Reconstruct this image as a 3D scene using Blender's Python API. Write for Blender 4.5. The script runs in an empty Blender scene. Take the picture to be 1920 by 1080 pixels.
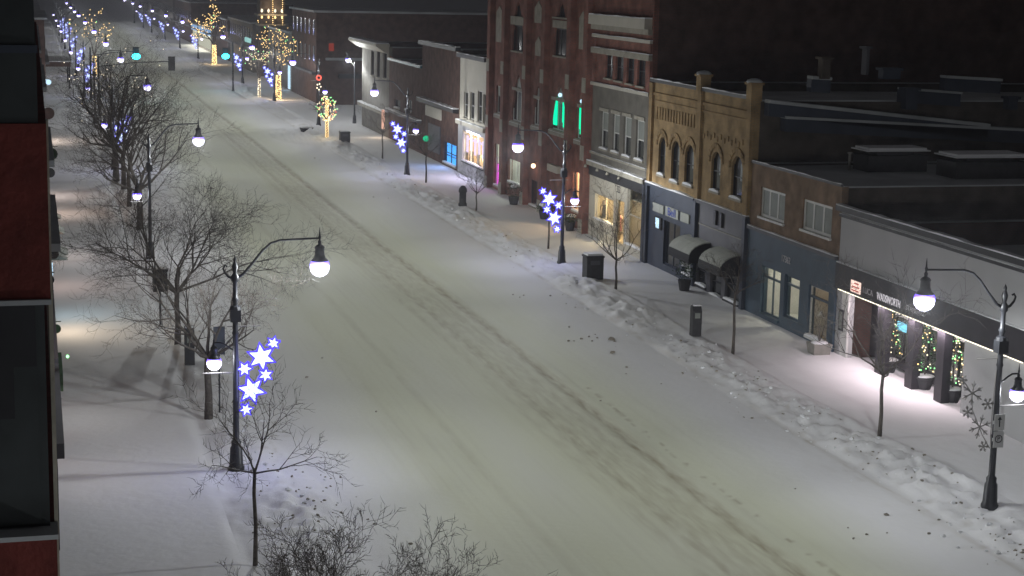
import bpy, math, random
import numpy as np
from mathutils import Vector
random.seed(7)
C = bpy.context.scene.collection
SC = bpy.context.scene
# ---------------------------------------------------------------- camera
FPX, CX, CY, H = 3246.0, 960.0, 540.0, 15.5
_Y = np.array([58-CX, CY+64, -FPX]); _t = 0.0217
_U = np.array([_t, 1, (_Y[0]*_t+_Y[1])/FPX]); _U /= np.linalg.norm(_U); _Y /= np.linalg.norm(_Y)
_X = np.cross(_Y, _U)
R = np.stack([_X, _Y, _U], 1)          # world -> camera
cd = bpy.data.cameras.new('camera'); cam = bpy.data.objects.new('camera', cd); C.objects.link(cam)
from mathutils import Matrix
M3 = Matrix([list(map(float, R.T[i])) for i in range(3)])
cam.matrix_world = Matrix.Translation((0, 0, H)) @ M3.to_4x4()
cd.sensor_width = 36; cd.lens = FPX/1920*36; cd.clip_start = 0.5; cd.clip_end = 5000
SC.camera = cam
# ---------------------------------------------------------------- night sky, exposure
w = bpy.data.worlds.new('World'); SC.world = w; w.use_nodes = True
bg = w.node_tree.nodes['Background']
SKY = (1.0, 0.97, 1.0)
bg.inputs[0].default_value = (*SKY, 1); bg.inputs[1].default_value = 0.032
SC.view_settings.view_transform = 'Standard'; SC.view_settings.look = 'None'
SC.view_settings.exposure = 0.1; SC.view_settings.gamma = 1.0
SC.cycles.use_light_tree = True
SC.cycles.volume_bounces = 0
SC.cycles.max_bounces = 5
SC.cycles.transparent_max_bounces = 12
try:
    SC.cycles.use_denoising = True
except Exception: pass
P_TALL, P_SIDE, HAZE = 1400.0, 48.0, 0.0022
COL_LAMP = (0.955, 0.985, 0.965)

# ---------------------------------------------------------------- measuring
def ray(u, v): return R.T @ np.array([u-CX, CY-v, -FPX])
XF = 32.4
def at(u, v, X=XF):                     # a point of a wall that runs along the street
    d = ray(u, v); k = X/d[0]; return float(d[1]*k), float(H+d[2]*k)
def gp(u, v, z=0.0):                    # a point at height z
    d = ray(u, v); k = (z-H)/d[2]; return float(d[0]*k), float(d[1]*k)

# ---------------------------------------------------------------- materials
def mat(name, col, rough=0.8, noise=0.0, nscale=3.0, bump=0.0, bscale=8.0, metal=0.0, col2=None, spec=0.3):
    m = bpy.data.materials.new(name); m.use_nodes = True; nt = m.node_tree; b = nt.nodes['Principled BSDF']
    b.inputs['Roughness'].default_value = rough; b.inputs['Metallic'].default_value = metal
    b.inputs['Specular IOR Level'].default_value = spec
    b.inputs['Base Color'].default_value = (*col, 1)
    tc = nt.nodes.new('ShaderNodeTexCoord')
    if noise or col2:
        n = nt.nodes.new('ShaderNodeTexNoise'); n.inputs['Scale'].default_value = nscale; n.inputs['Detail'].default_value = 6
        nt.links.new(tc.outputs['Object'], n.inputs['Vector'])
        r = nt.nodes.new('ShaderNodeValToRGB'); r.color_ramp.elements[0].position = 0.3; r.color_ramp.elements[1].position = 0.7
        c2 = col2 or tuple(c*(1+noise) for c in col); c1 = col if col2 else tuple(c*(1-noise) for c in col)
        r.color_ramp.elements[0].color = (*c1, 1); r.color_ramp.elements[1].color = (*c2, 1)
        nt.links.new(n.outputs['Fac'], r.inputs[0]); nt.links.new(r.outputs[0], b.inputs['Base Color'])
    if bump:
        n = nt.nodes.new('ShaderNodeTexNoise'); n.inputs['Scale'].default_value = bscale; n.inputs['Detail'].default_value = 8
        nt.links.new(tc.outputs['Object'], n.inputs['Vector'])
        bp = nt.nodes.new('ShaderNodeBump'); bp.inputs['Strength'].default_value = bump; bp.inputs['Distance'].default_value = 0.05
        nt.links.new(n.outputs['Fac'], bp.inputs['Height']); nt.links.new(bp.outputs[0], b.inputs['Normal'])
    return m

def brick(name, c1, c2, mortar, scale=1.0):
    m = bpy.data.materials.new(name); m.use_nodes = True; nt = m.node_tree; b = nt.nodes['Principled BSDF']
    b.inputs['Roughness'].default_value = 0.9; b.inputs['Specular IOR Level'].default_value = 0.15
    tc = nt.nodes.new('ShaderNodeTexCoord'); sx = nt.nodes.new('ShaderNodeSeparateXYZ'); nt.links.new(tc.outputs['Object'], sx.inputs[0])
    ad = nt.nodes.new('ShaderNodeMath'); nt.links.new(sx.outputs[0], ad.inputs[0]); nt.links.new(sx.outputs[1], ad.inputs[1])
    cx = nt.nodes.new('ShaderNodeCombineXYZ'); nt.links.new(ad.outputs[0], cx.inputs[0]); nt.links.new(sx.outputs[2], cx.inputs[1])
    br = nt.nodes.new('ShaderNodeTexBrick'); nt.links.new(cx.outputs[0], br.inputs['Vector'])
    br.inputs['Scale'].default_value = 1.0; br.inputs['Brick Width'].default_value = 0.23*scale; br.inputs['Row Height'].default_value = 0.08*scale
    br.inputs['Mortar Size'].default_value = 0.032
    br.inputs['Color1'].default_value = (*c1, 1); br.inputs['Color2'].default_value = (*c2, 1); br.inputs['Mortar'].default_value = (*mortar, 1)
    n = nt.nodes.new('ShaderNodeTexNoise'); n.inputs['Scale'].default_value = 1.3; n.inputs['Detail'].default_value = 8; nt.links.new(tc.outputs['Object'], n.inputs['Vector'])
    mr = nt.nodes.new('ShaderNodeMapRange'); mr.inputs[1].default_value = 0.3; mr.inputs[2].default_value = 0.7; mr.inputs[3].default_value = 0.6; mr.inputs[4].default_value = 1.25
    nt.links.new(n.outputs['Fac'], mr.inputs[0])
    mx = nt.nodes.new('ShaderNodeVectorMath'); mx.operation = 'SCALE'
    nt.links.new(br.outputs[0], mx.inputs[0]); nt.links.new(mr.outputs[0], mx.inputs['Scale']); nt.links.new(mx.outputs[0], b.inputs['Base Color'])
    bp = nt.nodes.new('ShaderNodeBump'); bp.inputs['Strength'].default_value = 0.4; bp.inputs['Distance'].default_value = 0.02
    nt.links.new(br.outputs['Fac'], bp.inputs['Height']); bp.invert = True; nt.links.new(bp.outputs[0], b.inputs['Normal'])
    return m

def emis(name, col, s, sampling='NONE'):
    m = bpy.data.materials.new(name); m.use_nodes = True; nt = m.node_tree; nt.nodes.remove(nt.nodes['Principled BSDF'])
    e = nt.nodes.new('ShaderNodeEmission'); e.inputs[0].default_value = (*col, 1); e.inputs[1].default_value = s
    nt.links.new(e.outputs[0], nt.nodes['Material Output'].inputs[0])
    m.cycles.emission_sampling = sampling
    return m

def globe_mat():       # glowing acrylic bowl: lets the lamp inside shine through, violet upper band paints in lens bloom
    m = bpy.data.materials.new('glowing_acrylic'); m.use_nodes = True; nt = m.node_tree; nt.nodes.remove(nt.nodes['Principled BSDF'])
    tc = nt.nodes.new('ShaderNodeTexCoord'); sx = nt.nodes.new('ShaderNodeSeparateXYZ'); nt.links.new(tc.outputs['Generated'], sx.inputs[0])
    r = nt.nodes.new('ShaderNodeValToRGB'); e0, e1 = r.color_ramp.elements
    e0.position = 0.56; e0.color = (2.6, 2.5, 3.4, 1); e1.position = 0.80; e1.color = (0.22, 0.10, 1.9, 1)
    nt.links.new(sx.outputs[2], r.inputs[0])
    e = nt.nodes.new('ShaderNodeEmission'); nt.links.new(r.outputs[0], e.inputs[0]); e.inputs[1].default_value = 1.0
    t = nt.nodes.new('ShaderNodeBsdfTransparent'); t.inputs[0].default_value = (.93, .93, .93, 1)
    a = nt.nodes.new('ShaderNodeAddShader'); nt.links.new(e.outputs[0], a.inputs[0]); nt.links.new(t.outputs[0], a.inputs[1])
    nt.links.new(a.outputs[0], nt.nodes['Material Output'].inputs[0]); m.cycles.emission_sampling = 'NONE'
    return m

def snow_ground():
    m = bpy.data.materials.new('trodden_snow'); m.use_nodes = True; nt = m.node_tree; b = nt.nodes['Principled BSDF']
    b.inputs['Roughness'].default_value = 0.75; b.inputs['Specular IOR Level'].default_value = 0.2
    tc = nt.nodes.new('ShaderNodeTexCoord')
    at_ = nt.nodes.new('ShaderNodeAttribute'); at_.attribute_name = 'dirt'; at2 = nt.nodes.new('ShaderNodeAttribute'); at2.attribute_name = 'lane'
    n = nt.nodes.new('ShaderNodeTexNoise'); n.inputs['Scale'].default_value = 1.0; n.inputs['Detail'].default_value = 9
    mp = nt.nodes.new('ShaderNodeMapping'); mp.inputs['Scale'].default_value = (5, 0.8, 3); nt.links.new(tc.outputs['Object'], mp.inputs[0]); nt.links.new(mp.outputs[0], n.inputs['Vector'])
    mr = nt.nodes.new('ShaderNodeMapRange'); mr.inputs[1].default_value = .32; mr.inputs[2].default_value = .66; mr.inputs[3].default_value = .25; mr.inputs[4].default_value = 1.15
    nt.links.new(n.outputs['Fac'], mr.inputs[0])
    mu = nt.nodes.new('ShaderNodeMath'); mu.operation = 'MULTIPLY'; mu.use_clamp = True; nt.links.new(at_.outputs['Fac'], mu.inputs[0]); nt.links.new(mr.outputs[0], mu.inputs[1])
    m1 = nt.nodes.new('ShaderNodeMix'); m1.data_type = 'RGBA'; m1.inputs[6].default_value = (.80, .80, .82, 1); m1.inputs[7].default_value = (.75, .77, .61, 1)
    nt.links.new(at2.outputs['Fac'], m1.inputs[0])
    m2 = nt.nodes.new('ShaderNodeMix'); m2.data_type = 'RGBA'; m2.inputs[7].default_value = (.30, .24, .15, 1)
    nt.links.new(mu.outputs[0], m2.inputs[0]); nt.links.new(m1.outputs[2], m2.inputs[6]); nt.links.new(m2.outputs[2], b.inputs['Base Color'])
    mp3 = nt.nodes.new('ShaderNodeMapping'); mp3.inputs['Scale'].default_value = (4.5, .10, 1); nt.links.new(tc.outputs['Object'], mp3.inputs[0])
    n3 = nt.nodes.new('ShaderNodeTexNoise'); n3.inputs['Scale'].default_value = 1.0; n3.inputs['Detail'].default_value = 7; n3.inputs['Distortion'].default_value = .3; nt.links.new(mp3.outputs[0], n3.inputs['Vector'])
    r3 = nt.nodes.new('ShaderNodeMapRange'); r3.inputs[1].default_value = .5; r3.inputs[2].default_value = .72; r3.inputs[3].default_value = 0; r3.inputs[4].default_value = .09; nt.links.new(n3.outputs['Fac'], r3.inputs[0])
    m3 = nt.nodes.new('ShaderNodeMath'); m3.operation = 'MULTIPLY'; nt.links.new(r3.outputs[0], m3.inputs[0]); nt.links.new(at2.outputs['Fac'], m3.inputs[1])
    a3 = nt.nodes.new('ShaderNodeMath'); a3.operation = 'ADD'; a3.use_clamp = True; nt.links.new(m3.outputs[0], a3.inputs[0]); nt.links.new(mu.outputs[0], a3.inputs[1]); nt.links.new(a3.outputs[0], m2.inputs[0])
    n2 = nt.nodes.new('ShaderNodeTexNoise'); n2.inputs['Scale'].default_value = 3.5; n2.inputs['Detail'].default_value = 9; nt.links.new(tc.outputs['Object'], n2.inputs['Vector'])
    bp = nt.nodes.new('ShaderNodeBump'); bp.inputs['Strength'].default_value = .22; bp.inputs['Distance'].default_value = .08
    nt.links.new(n2.outputs['Fac'], bp.inputs['Height']); nt.links.new(bp.outputs[0], b.inputs['Normal'])
    return m

def bark_mat():
    m = mat('bark', (.10, .088, .08), .9, .4, 9, .5, 20); nt = m.node_tree; b = nt.nodes['Principled BSDF']
    g = nt.nodes.new('ShaderNodeNewGeometry'); sx = nt.nodes.new('ShaderNodeSeparateXYZ'); nt.links.new(g.outputs['Normal'], sx.inputs[0])
    n = nt.nodes.new('ShaderNodeTexNoise'); n.inputs['Scale'].default_value = 5; ad = nt.nodes.new('ShaderNodeMath'); ad.operation = 'ADD'
    nt.links.new(sx.outputs[2], ad.inputs[0]); nt.links.new(n.outputs['Fac'], ad.inputs[1])
    mr = nt.nodes.new('ShaderNodeMapRange'); mr.inputs[1].default_value = 1.25; mr.inputs[2].default_value = 1.45; nt.links.new(ad.outputs[0], mr.inputs[0])
    mx = nt.nodes.new('ShaderNodeMix'); mx.data_type = 'RGBA'; src = b.inputs['Base Color'].links[0].from_socket
    nt.links.new(src, mx.inputs[6]); mx.inputs[7].default_value = (.55, .56, .6, 1); nt.links.new(mr.outputs[0], mx.inputs[0]); nt.links.new(mx.outputs[2], b.inputs['Base Color'])
    return m

M = dict(
 snow=mat('fresh_snow', (.8, .81, .84), .75, .03, 2, .25, 4), ground=snow_ground(), bark=bark_mat(),
 rbrick=brick('red_brick', (.50, .115, .08), (.41, .09, .065), (.20, .12, .10)),
 dbrick=brick('dark_red_brick', (.20, .065, .045), (.15, .05, .04), (.11, .08, .07)),
 ybrick=brick('buff_brick', (.52, .30, .10), (.40, .22, .08), (.32, .24, .14)),
 obrick=brick('orange_brick', (.34, .18, .085), (.29, .145, .075), (.22, .17, .13)),
 bbrick=brick('brown_brick', (.13, .085, .06), (.10, .07, .055), (.09, .08, .07)),
 stone=mat('limestone', (.34, .32, .27), .85, .18, 2, .3, 9), gstone=mat('grey_stucco', (.17, .16, .14), .9, .2, 1.2, .3, 12),
 cream=mat('cream_paint', (.50, .47, .40), .6, .06, 1, .1, 9), white=mat('white_stucco', (.42, .42, .43), .8, .07, .5, .25, 30),
 wframe=mat('white_frame', (.62, .62, .60), .5, .05), blue=mat('blue_paint', (.05, .08, .115), .5, .15, 1.2, .15, 9),
 slate=mat('slate_blue_paint', (.05, .06, .085), .5, .15, 1.2), dark=mat('dark_trim', (.03, .03, .035), .5, .2, 2),
 grey=mat('grey_fascia', (.10, .10, .115), .6, .15, 1), black=mat('black_sign_band', (.028, .026, .032), .45, .2, 1.5),
 teal=mat('teal_trim', (.07, .16, .2), .5), roof=mat('thin_roof_snow', (.42, .44, .46), .9, .25, .4, .5, 2),
 iron=mat('cast_iron_paint', (.035, .037, .045), .4, .15, 5, .1, 20, .2, None, .5),
 glass=mat('dark_glass', (.018, .02, .024), .08, 0, 1, 0, 1, 0, None, .6), blind=mat('pale_blind', (.26, .28, .26), .6, .12, 1.3),
 canvas=mat('snowy_canvas', (.33, .34, .31), .8, .1, 2), dcanvas=mat('dark_canvas', (.03, .03, .035), .85),
 concrete=mat('concrete', (.25, .24, .22), .85, .15, 4, .2, 12), box=mat('dark_box', (.045, .045, .05), .6, .2, 5),
 sign=mat('white_sign', (.6, .6, .6), .4), ink=mat('sign_ink', (.03, .03, .04), .5), bink=mat('blue_sign_ink', (.02, .05, .35), .5),
 skin=mat('mannequin_plastic', (.75, .6, .5), .5), cloth1=mat('pink_cloth', (.7, .35, .42), .8), cloth2=mat('grey_cloth', (.12, .12, .14), .9),
 dirt=mat('dirty_snow', (.30, .27, .23), .85, .3, 6, .6, 12), leaf=mat('evergreen', (.03, .06, .03), .8, .4, 8), bow=mat('red_bow', (.4, .03, .03), .5),
 inner=mat('warm_interior', (.62, .55, .45), .8, .25, 1.2), innerp=mat('pale_interior', (.6, .6, .58), .8, .2, 1.2), wood=mat('shelf_wood', (.25, .14, .07), .6, .3, 4),
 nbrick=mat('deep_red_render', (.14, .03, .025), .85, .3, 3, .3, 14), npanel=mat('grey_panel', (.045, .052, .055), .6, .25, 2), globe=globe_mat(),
 flake=emis('led_white', (.58, .70, 1.0), 2.6), bloom=emis('blue_bloom', (.10, .07, 1.0), 1.6), wire=mat('pale_wire', (.32, .31, .30), .6),
 bulb=emis('warm_bulb', (1.0, .66, .26), 3.8), bulbw=emis('white_bulb', (1.0, .85, .6), 2.6), bulbg=emis('green_bulb', (.3, 1.0, .35), 3.0), bulbr=emis('red_bulb', (1.0, .12, .08), 3.0),
 cyan=emis('cyan_signal', (.04, .78, 1.0), 9.0), tv=emis('wall_screen', (.25, .75, 1.0), 1.3), screen=emis('lit_screen', (.55, .8, 1.0), 1.6), bscreen=emis('blue_screen', (.06, .34, 1.0), 2.6), green=emis('green_tube', (.0, .9, .42), 1.5),
 pinkl=emis('magenta_tube', (1.0, .12, .9), 2.2), violet=emis('violet_tube', (.75, .6, 1.0), 2.2), strip=emis('soffit_strip', (1.0, .93, .72), 2.2), redl=emis('red_glow', (1, .1, .05), .25),
 lantern=emis('warm_lantern', (1.0, .7, .45), 3.0), logo=emis('backlit_logo', (1.0, .72, .62), 1.3), logor=emis('logo_red', (.7, .06, .04), .7), letter=emis('lit_letter', (.9, .85, .9), .75), letterd=mat('unlit_letter', (.5, .48, .5), .4),
 amber=emis('amber_window', (1.0, .62, .28), 1.1), litw=emis('pale_window', (.95, .95, .75), .9), litb=emis('blue_fascia', (.35, .6, 1.0), 1.2),
)
def lglass():
    m = bpy.data.materials.new('shop_glass'); m.use_nodes = True; nt = m.node_tree; nt.nodes.remove(nt.nodes['Principled BSDF'])
    t = nt.nodes.new('ShaderNodeBsdfTransparent'); t.inputs[0].default_value = (.9, .92, .9, 1); g = nt.nodes.new('ShaderNodeBsdfGlossy'); g.inputs['Roughness'].default_value = .05
    mx = nt.nodes.new('ShaderNodeMixShader'); mx.inputs[0].default_value = .08; nt.links.new(t.outputs[0], mx.inputs[1]); nt.links.new(g.outputs[0], mx.inputs[2])
    nt.links.new(mx.outputs[0], nt.nodes['Material Output'].inputs[0]); return m
M['lglass'] = lglass()

# ---------------------------------------------------------------- mesh helpers
ORG = {}
class MB:
    def __init__(s): s.v = []; s.f = []
    def add(s, vs, fs):
        n = len(s.v); s.v += vs; s.f += [tuple(i+n for i in f) for f in fs]; return s
    def box(s, x0, x1, y0, y1, z0, z1):
        if x0 > x1: x0, x1 = x1, x0
        if y0 > y1: y0, y1 = y1, y0
        if z0 > z1: z0, z1 = z1, z0
        return s.add([(x0,y0,z0),(x1,y0,z0),(x1,y1,z0),(x0,y1,z0),(x0,y0,z1),(x1,y0,z1),(x1,y1,z1),(x0,y1,z1)],
                     [(0,3,2,1),(4,5,6,7),(0,1,5,4),(1,2,6,5),(2,3,7,6),(3,0,4,7)])
    def tube(s, pts, rad, n=6, cap=True):
        pts = [Vector(p) for p in pts]
        if not isinstance(rad, (list, tuple)): rad = [rad]*len(pts)
        base = len(s.v); ref = None
        for i, p in enumerate(pts):
            d = (pts[min(i+1, len(pts)-1)]-pts[max(i-1, 0)])
            if d.length < 1e-9: d = Vector((0, 0, 1))
            d.normalize()
            if ref is None: ref = Vector((1, 0, 0)) if abs(d.x) < .8 else Vector((0, 1, 0))
            a = (ref-d*ref.dot(d)); a = a.normalized() if a.length > 1e-6 else d.orthogonal().normalized(); b = d.cross(a); ref = a
            for k in range(n):
                t = 2*math.pi*k/n; q = p+(a*math.cos(t)+b*math.sin(t))*rad[i]; s.v.append((q.x, q.y, q.z))
        for i in range(len(pts)-1):
            for k in range(n):
                k2 = (k+1) % n; s.f.append((base+i*n+k, base+i*n+k2, base+(i+1)*n+k2, base+(i+1)*n+k))
        if cap:
            s.f.append(tuple(base+k for k in reversed(range(n)))); s.f.append(tuple(base+(len(pts)-1)*n+k for k in range(n)))
        return s
    def lathe(s, prof, n=12, c=(0, 0, 0)):
        base = len(s.v)
        for r, z in prof:
            for k in range(n):
                t = 2*math.pi*k/n; s.v.append((c[0]+r*math.cos(t), c[1]+r*math.sin(t), c[2]+z))
        for i in range(len(prof)-1):
            for k in range(n):
                k2 = (k+1) % n; s.f.append((base+i*n+k, base+i*n+k2, base+(i+1)*n+k2, base+(i+1)*n+k))
        s.f.append(tuple(base+k for k in reversed(range(n)))); s.f.append(tuple(base+(len(prof)-1)*n+k for k in range(n)))
        return s
    def prism(s, poly, x0, x1, axis='x'):      # poly in (y,z) along x, or (x,z) along y, or (x,y) along z
        n = len(poly); base = len(s.v)
        for X in (x0, x1):
            for a, b in poly: s.v.append({'x': (X, a, b), 'y': (a, X, b), 'z': (a, b, X)}[axis])
        s.f.append(tuple(base+i for i in range(n))); s.f.append(tuple(base+n+i for i in reversed(range(n))))
        for i in range(n):
            j = (i+1) % n; s.f.append((base+i, base+n+i, base+n+j, base+j))
        return s
    def blob(s, c, r, sz=(1, 1, 1), seed=0, n=7, m=5, rough=.25):
        rd = random.Random(seed); prof = []; base = len(s.v)
        for i in range(m+1):
            th = math.pi*i/m
            for k in range(n):
                t = 2*math.pi*k/n; rr = r*(1+rough*(rd.random()-.5)*2)
                s.v.append((c[0]+rr*sz[0]*math.sin(th)*math.cos(t), c[1]+rr*sz[1]*math.sin(th)*math.sin(t), c[2]+rr*sz[2]*math.cos(th)))
        for i in range(m):
            for k in range(n):
                k2 = (k+1) % n; s.f.append((base+i*n+k, base+(i+1)*n+k, base+(i+1)*n+k2, base+i*n+k2))
        return s
    def build(s, name, m, parent=None, smooth=False):
        me = bpy.data.meshes.new(name)
        o0 = ORG.get(parent.name, (0, 0, 0)) if parent else (0, 0, 0)
        vs = [(x-o0[0], y-o0[1], z-o0[2]) for x, y, z in s.v] if any(o0) else s.v
        me.from_pydata(vs, [], s.f); me.materials.append(M[m] if isinstance(m, str) else m)
        if smooth: me.polygons.foreach_set('use_smooth', [True]*len(me.polygons))
        me.update(); o = bpy.data.objects.new(name, me); C.objects.link(o)
        if parent: o.parent = parent; ORG[o.name] = o0
        return o

def thing(name, label, cat, loc=(0, 0, 0), group=None, world=False):
    o = bpy.data.objects.new(name, None); C.objects.link(o); o.location = loc; o.empty_display_size = .2
    o['label'] = label; o['category'] = cat
    if group: o['group'] = group
    if world: ORG[o.name] = tuple(loc)
    return o
def copy_tree(o, parent=None):
    c = o.copy(); C.objects.link(c); c.parent = parent
    for ch in list(o.children): copy_tree(ch, c)
    return c
def batwing(ld):       # a street luminaire throws more light outwards than straight down
    ld.use_nodes = True; nt = ld.node_tree; em = nt.nodes['Emission']
    tc = nt.nodes.new('ShaderNodeTexCoord'); sx = nt.nodes.new('ShaderNodeSeparateXYZ'); nt.links.new(tc.outputs['Normal'], sx.inputs[0])
    r = nt.nodes.new('ShaderNodeMapRange'); r.inputs[1].default_value = -1; r.inputs[2].default_value = 1; r.inputs[3].default_value = 0; r.inputs[4].default_value = 1
    nt.links.new(sx.outputs[2], r.inputs[0]); cr = nt.nodes.new('ShaderNodeValToRGB'); el = cr.color_ramp.elements
    el[0].position = 0; el[0].color = (.11,)*3+(1,); el[1].position = 1; el[1].color = (.2,)*3+(1,)
    for p, v in ((.10, .13), (.25, .32), (.31, .62), (.36, 1.0), (.39, 1.0), (.415, .5), (.45, .30), (.60, .26)): e = el.new(p); e.color = (v, v, v, 1)
    nt.links.new(r.outputs[0], cr.inputs[0]); mu = nt.nodes.new('ShaderNodeMath'); mu.operation = 'MULTIPLY'; mu.inputs[1].default_value = 4.0
    nt.links.new(cr.outputs[0], mu.inputs[0])
    hs = nt.nodes.new('ShaderNodeMapRange'); hs.inputs[1].default_value = -.3; hs.inputs[2].default_value = .15; hs.inputs[3].default_value = .68; hs.inputs[4].default_value = 1.0; nt.links.new(sx.outputs[0], hs.inputs[0])
    m2 = nt.nodes.new('ShaderNodeMath'); m2.operation = 'MULTIPLY'; nt.links.new(mu.outputs[0], m2.inputs[0]); nt.links.new(hs.outputs[0], m2.inputs[1]); nt.links.new(m2.outputs[0], em.inputs['Strength'])
def light(name, kind, loc, power, col, parent=None, size=.1, rot=None, sy=None, spot=None):
    ld = bpy.data.lights.new(name, kind); ld.energy = power; ld.color = col
    if kind == 'AREA':
        ld.size = size
        if sy: ld.shape = 'RECTANGLE'; ld.size_y = sy
    else: ld.shadow_soft_size = size
    if spot: ld.spot_size = spot; ld.spot_blend = .6
    o = bpy.data.objects.new(name, ld); C.objects.link(o)
    o0 = ORG.get(parent.name, (0, 0, 0)) if parent else (0, 0, 0)
    o.location = (loc[0]-o0[0], loc[1]-o0[1], loc[2]-o0[2])
    if rot: o.rotation_euler = rot
    if parent: o.parent = parent
    return o

# ---------------------------------------------------------------- ground
def vnoise(x, y, seed=0):
    xi = np.floor(x).astype(np.int64); yi = np.floor(y).astype(np.int64); fx = x-xi; fy = y-yi
    fx = fx*fx*(3-2*fx); fy = fy*fy*(3-2*fy)
    def h(a, b):
        n = (a*374761393+b*668265263+seed*144665) & 0xffffffff; n = ((n ^ (n >> 13))*1274126177) & 0xffffffff
        return ((n ^ (n >> 16)) & 0xffff)/65535.0
    return (h(xi, yi)*(1-fx)+h(xi+1, yi)*fx)*(1-fy)+(h(xi, yi+1)*(1-fx)+h(xi+1, yi+1)*fx)*fy
def fbm(x, y, seed=0, o=4):
    s = 0; a = .5
    for i in range(o): s = s+a*vnoise(x*2**i, y*2**i, seed+i); a *= .5
    return s
def gauss(x, c, w): return np.exp(-((x-c)/w)**2)
def height(x, y):
    z = .03*(fbm(x*.5, y*.35, 3)-.5)
    drift = np.clip((fbm(x*.9, y*.25, 51)-.5), 0, 1)*.05
    z = z+drift
    side = np.clip((5.2-x)/.4, 0, 1)+np.clip((x-27.3)/.5, 0, 1)
    z = z+.10*side
    inter = np.clip((y-181)/4, 0, 1)*np.clip((206-y)/4, 0, 1)
    wob = (fbm(y*.15, y*0+3, 9)-.5)*.8
    near = np.clip((58-y)/8, 0, 1)
    amp = (.14+.26*fbm(y*.3, x*0+1, 5))*(1-inter)*(1-.5*gauss(y, 44.4, 2.0)-.4*gauss(y, 89.3, 1.5))
    cr = 26.6+wob*.5+.4*near
    lump = np.clip((fbm(x*2.2, y*2.2, 11, 5)-.28)*1.9, 0, 1); lump = lump+.8*np.clip(.5-np.abs(fbm(x*2.3, y*2.0, 41, 3)-.5)*5, 0, 1)*(lump-.2)
    br = amp*np.clip(1-((x-cr)/1.35)**2, 0, 1)**.7*(.45+1.1*lump)
    gapr = 1-.75*gauss(y, 70.0, 1.6)-.6*gauss(y, 86, 1.5)
    cl = 6.2+wob*.4+.5*near
    bl = amp*.6*np.clip(1-((x-cl)/(1.0+.7*near))**2, 0, 1)**.7*(.4+1.1*lump)
    z = z+br*gapr+bl
    # rounded bulge of plowed snow at the corner planter
    z = z+.35*np.clip(1-((x-24.2)/2.6)**2-((y-165)/9.0)**2, 0, 1)*(.5+lump)
    # ruts
    wv = (fbm(y*.02, y*0, 21)-.5)*.5
    for c, wd, d in RUTS:
        z = z-d*gauss(x, c+wv, wd)+.5*d*gauss(x, c+wv+2.2*wd, wd)
    z = z+.02*(fbm(x*3, y*3, 31)-.5)*gauss(x, 20.2, .5)
    z = z+.05*np.clip(fbm(x*2.6, y*2.6, 61, 3)-.5, -.12, .12)*(gauss(x, 3.0, 1.1)+gauss(x, 30.0, 1.1))*(fbm(x*.3, y*.12, 66, 2) > .36)
    return z
RUTS = [(19.3, .20, .042), (18.6, .16, .014), (18.1, .22, .010), (17.5, .2, .024), (16.8, .18, .012), (13.45, .12, .010), (11.9, .3, .005)]
def grid(name, xs, ys, kind, extra=None):
    X, Y = np.meshgrid(xs, ys); Z = height(X, Y)
    if name == 'snowy_road': pass
    nx, ny = len(xs), len(ys)
    me = bpy.data.meshes.new(name); co = np.stack([X, Y, Z], -1).reshape(-1, 3)
    me.vertices.add(nx*ny); me.vertices.foreach_set('co', co.ravel())
    i = np.arange(nx*ny).reshape(ny, nx); q = np.stack([i[:-1, :-1], i[:-1, 1:], i[1:, 1:], i[1:, :-1]], -1).reshape(-1, 4)
    nf = len(q); me.loops.add(nf*4); me.polygons.add(nf); me.loops.foreach_set('vertex_index', q.ravel().astype(np.int32))
    me.polygons.foreach_set('loop_start', np.arange(0, nf*4, 4, dtype=np.int32)); me.polygons.foreach_set('loop_total', np.full(nf, 4, np.int32))
    me.polygons.foreach_set('use_smooth', np.ones(nf, bool)); me.update(calc_edges=True)
    wv = (fbm(Y*.02, Y*0, 21)-.5)*.5
    d = 0
    for c, wd, dd in RUTS: d = d+gauss(X, c+wv, wd*1.3)*min(1, dd*14)
    d = d+.13*gauss(X, 18.2+wv, 1.3)+.5*gauss(X, 20.25+wv*2, .10)*(fbm(X*4, Y*3, 8) > .5)*(Y < 62)
    lump = fbm(X*2.2, Y*2.2, 77, 4)
    d = d+.55*np.clip(lump-.55, 0, 1)*3*(gauss(X, 26.0, 1.2)+gauss(X, 7.2, 1.2))
    d = d+.5*gauss(X, 25.35+wv, .15)*fbm(X*3, Y*1.2, 9)
    lane = np.clip((X-8.5)/3.5, 0, 1)*np.clip((23.6-X)/3.0, 0, 1)
    lane = lane*(.85+.6*(fbm(X*.4, Y*.08, 15)-.35))
    for nm, arr in (('dirt', np.clip(d, 0, 1)), ('lane', np.clip(lane, 0, 1))):
        a = me.attributes.new(nm, 'FLOAT', 'POINT'); a.data.foreach_set('value', (arr+0*X).astype(np.float32).ravel())
    me.materials.append(M['ground']); o = bpy.data.objects.new(name, me); C.objects.link(o); o['kind'] = kind
    return o
ys = [30.0]
while ys[-1] < 640: ys.append(ys[-1]+max(.14, .0022*ys[-1]**1.15))
ys = np.array(ys)
grid('pavement', np.linspace(-1.0, 5.0, 46), ys, 'structure')
grid('snow_bank', np.linspace(5.0, 8.2, 33), ys, 'structure')
grid('road', np.linspace(8.2, 24.6, 150), ys, 'structure')
grid('snow_bank', np.linspace(24.6, 28.4, 39), ys, 'structure')
grid('pavement', np.linspace(28.4, 33.0, 36), ys, 'structure')
g = MB(); g.add([(-1500, -300, -.12), (1500, -300, -.12), (1500, 3000, -.12), (-1500, 3000, -.12)], [(0, 1, 2, 3)])
o = g.build('ground', 'snow'); o['kind'] = 'structure'
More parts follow.
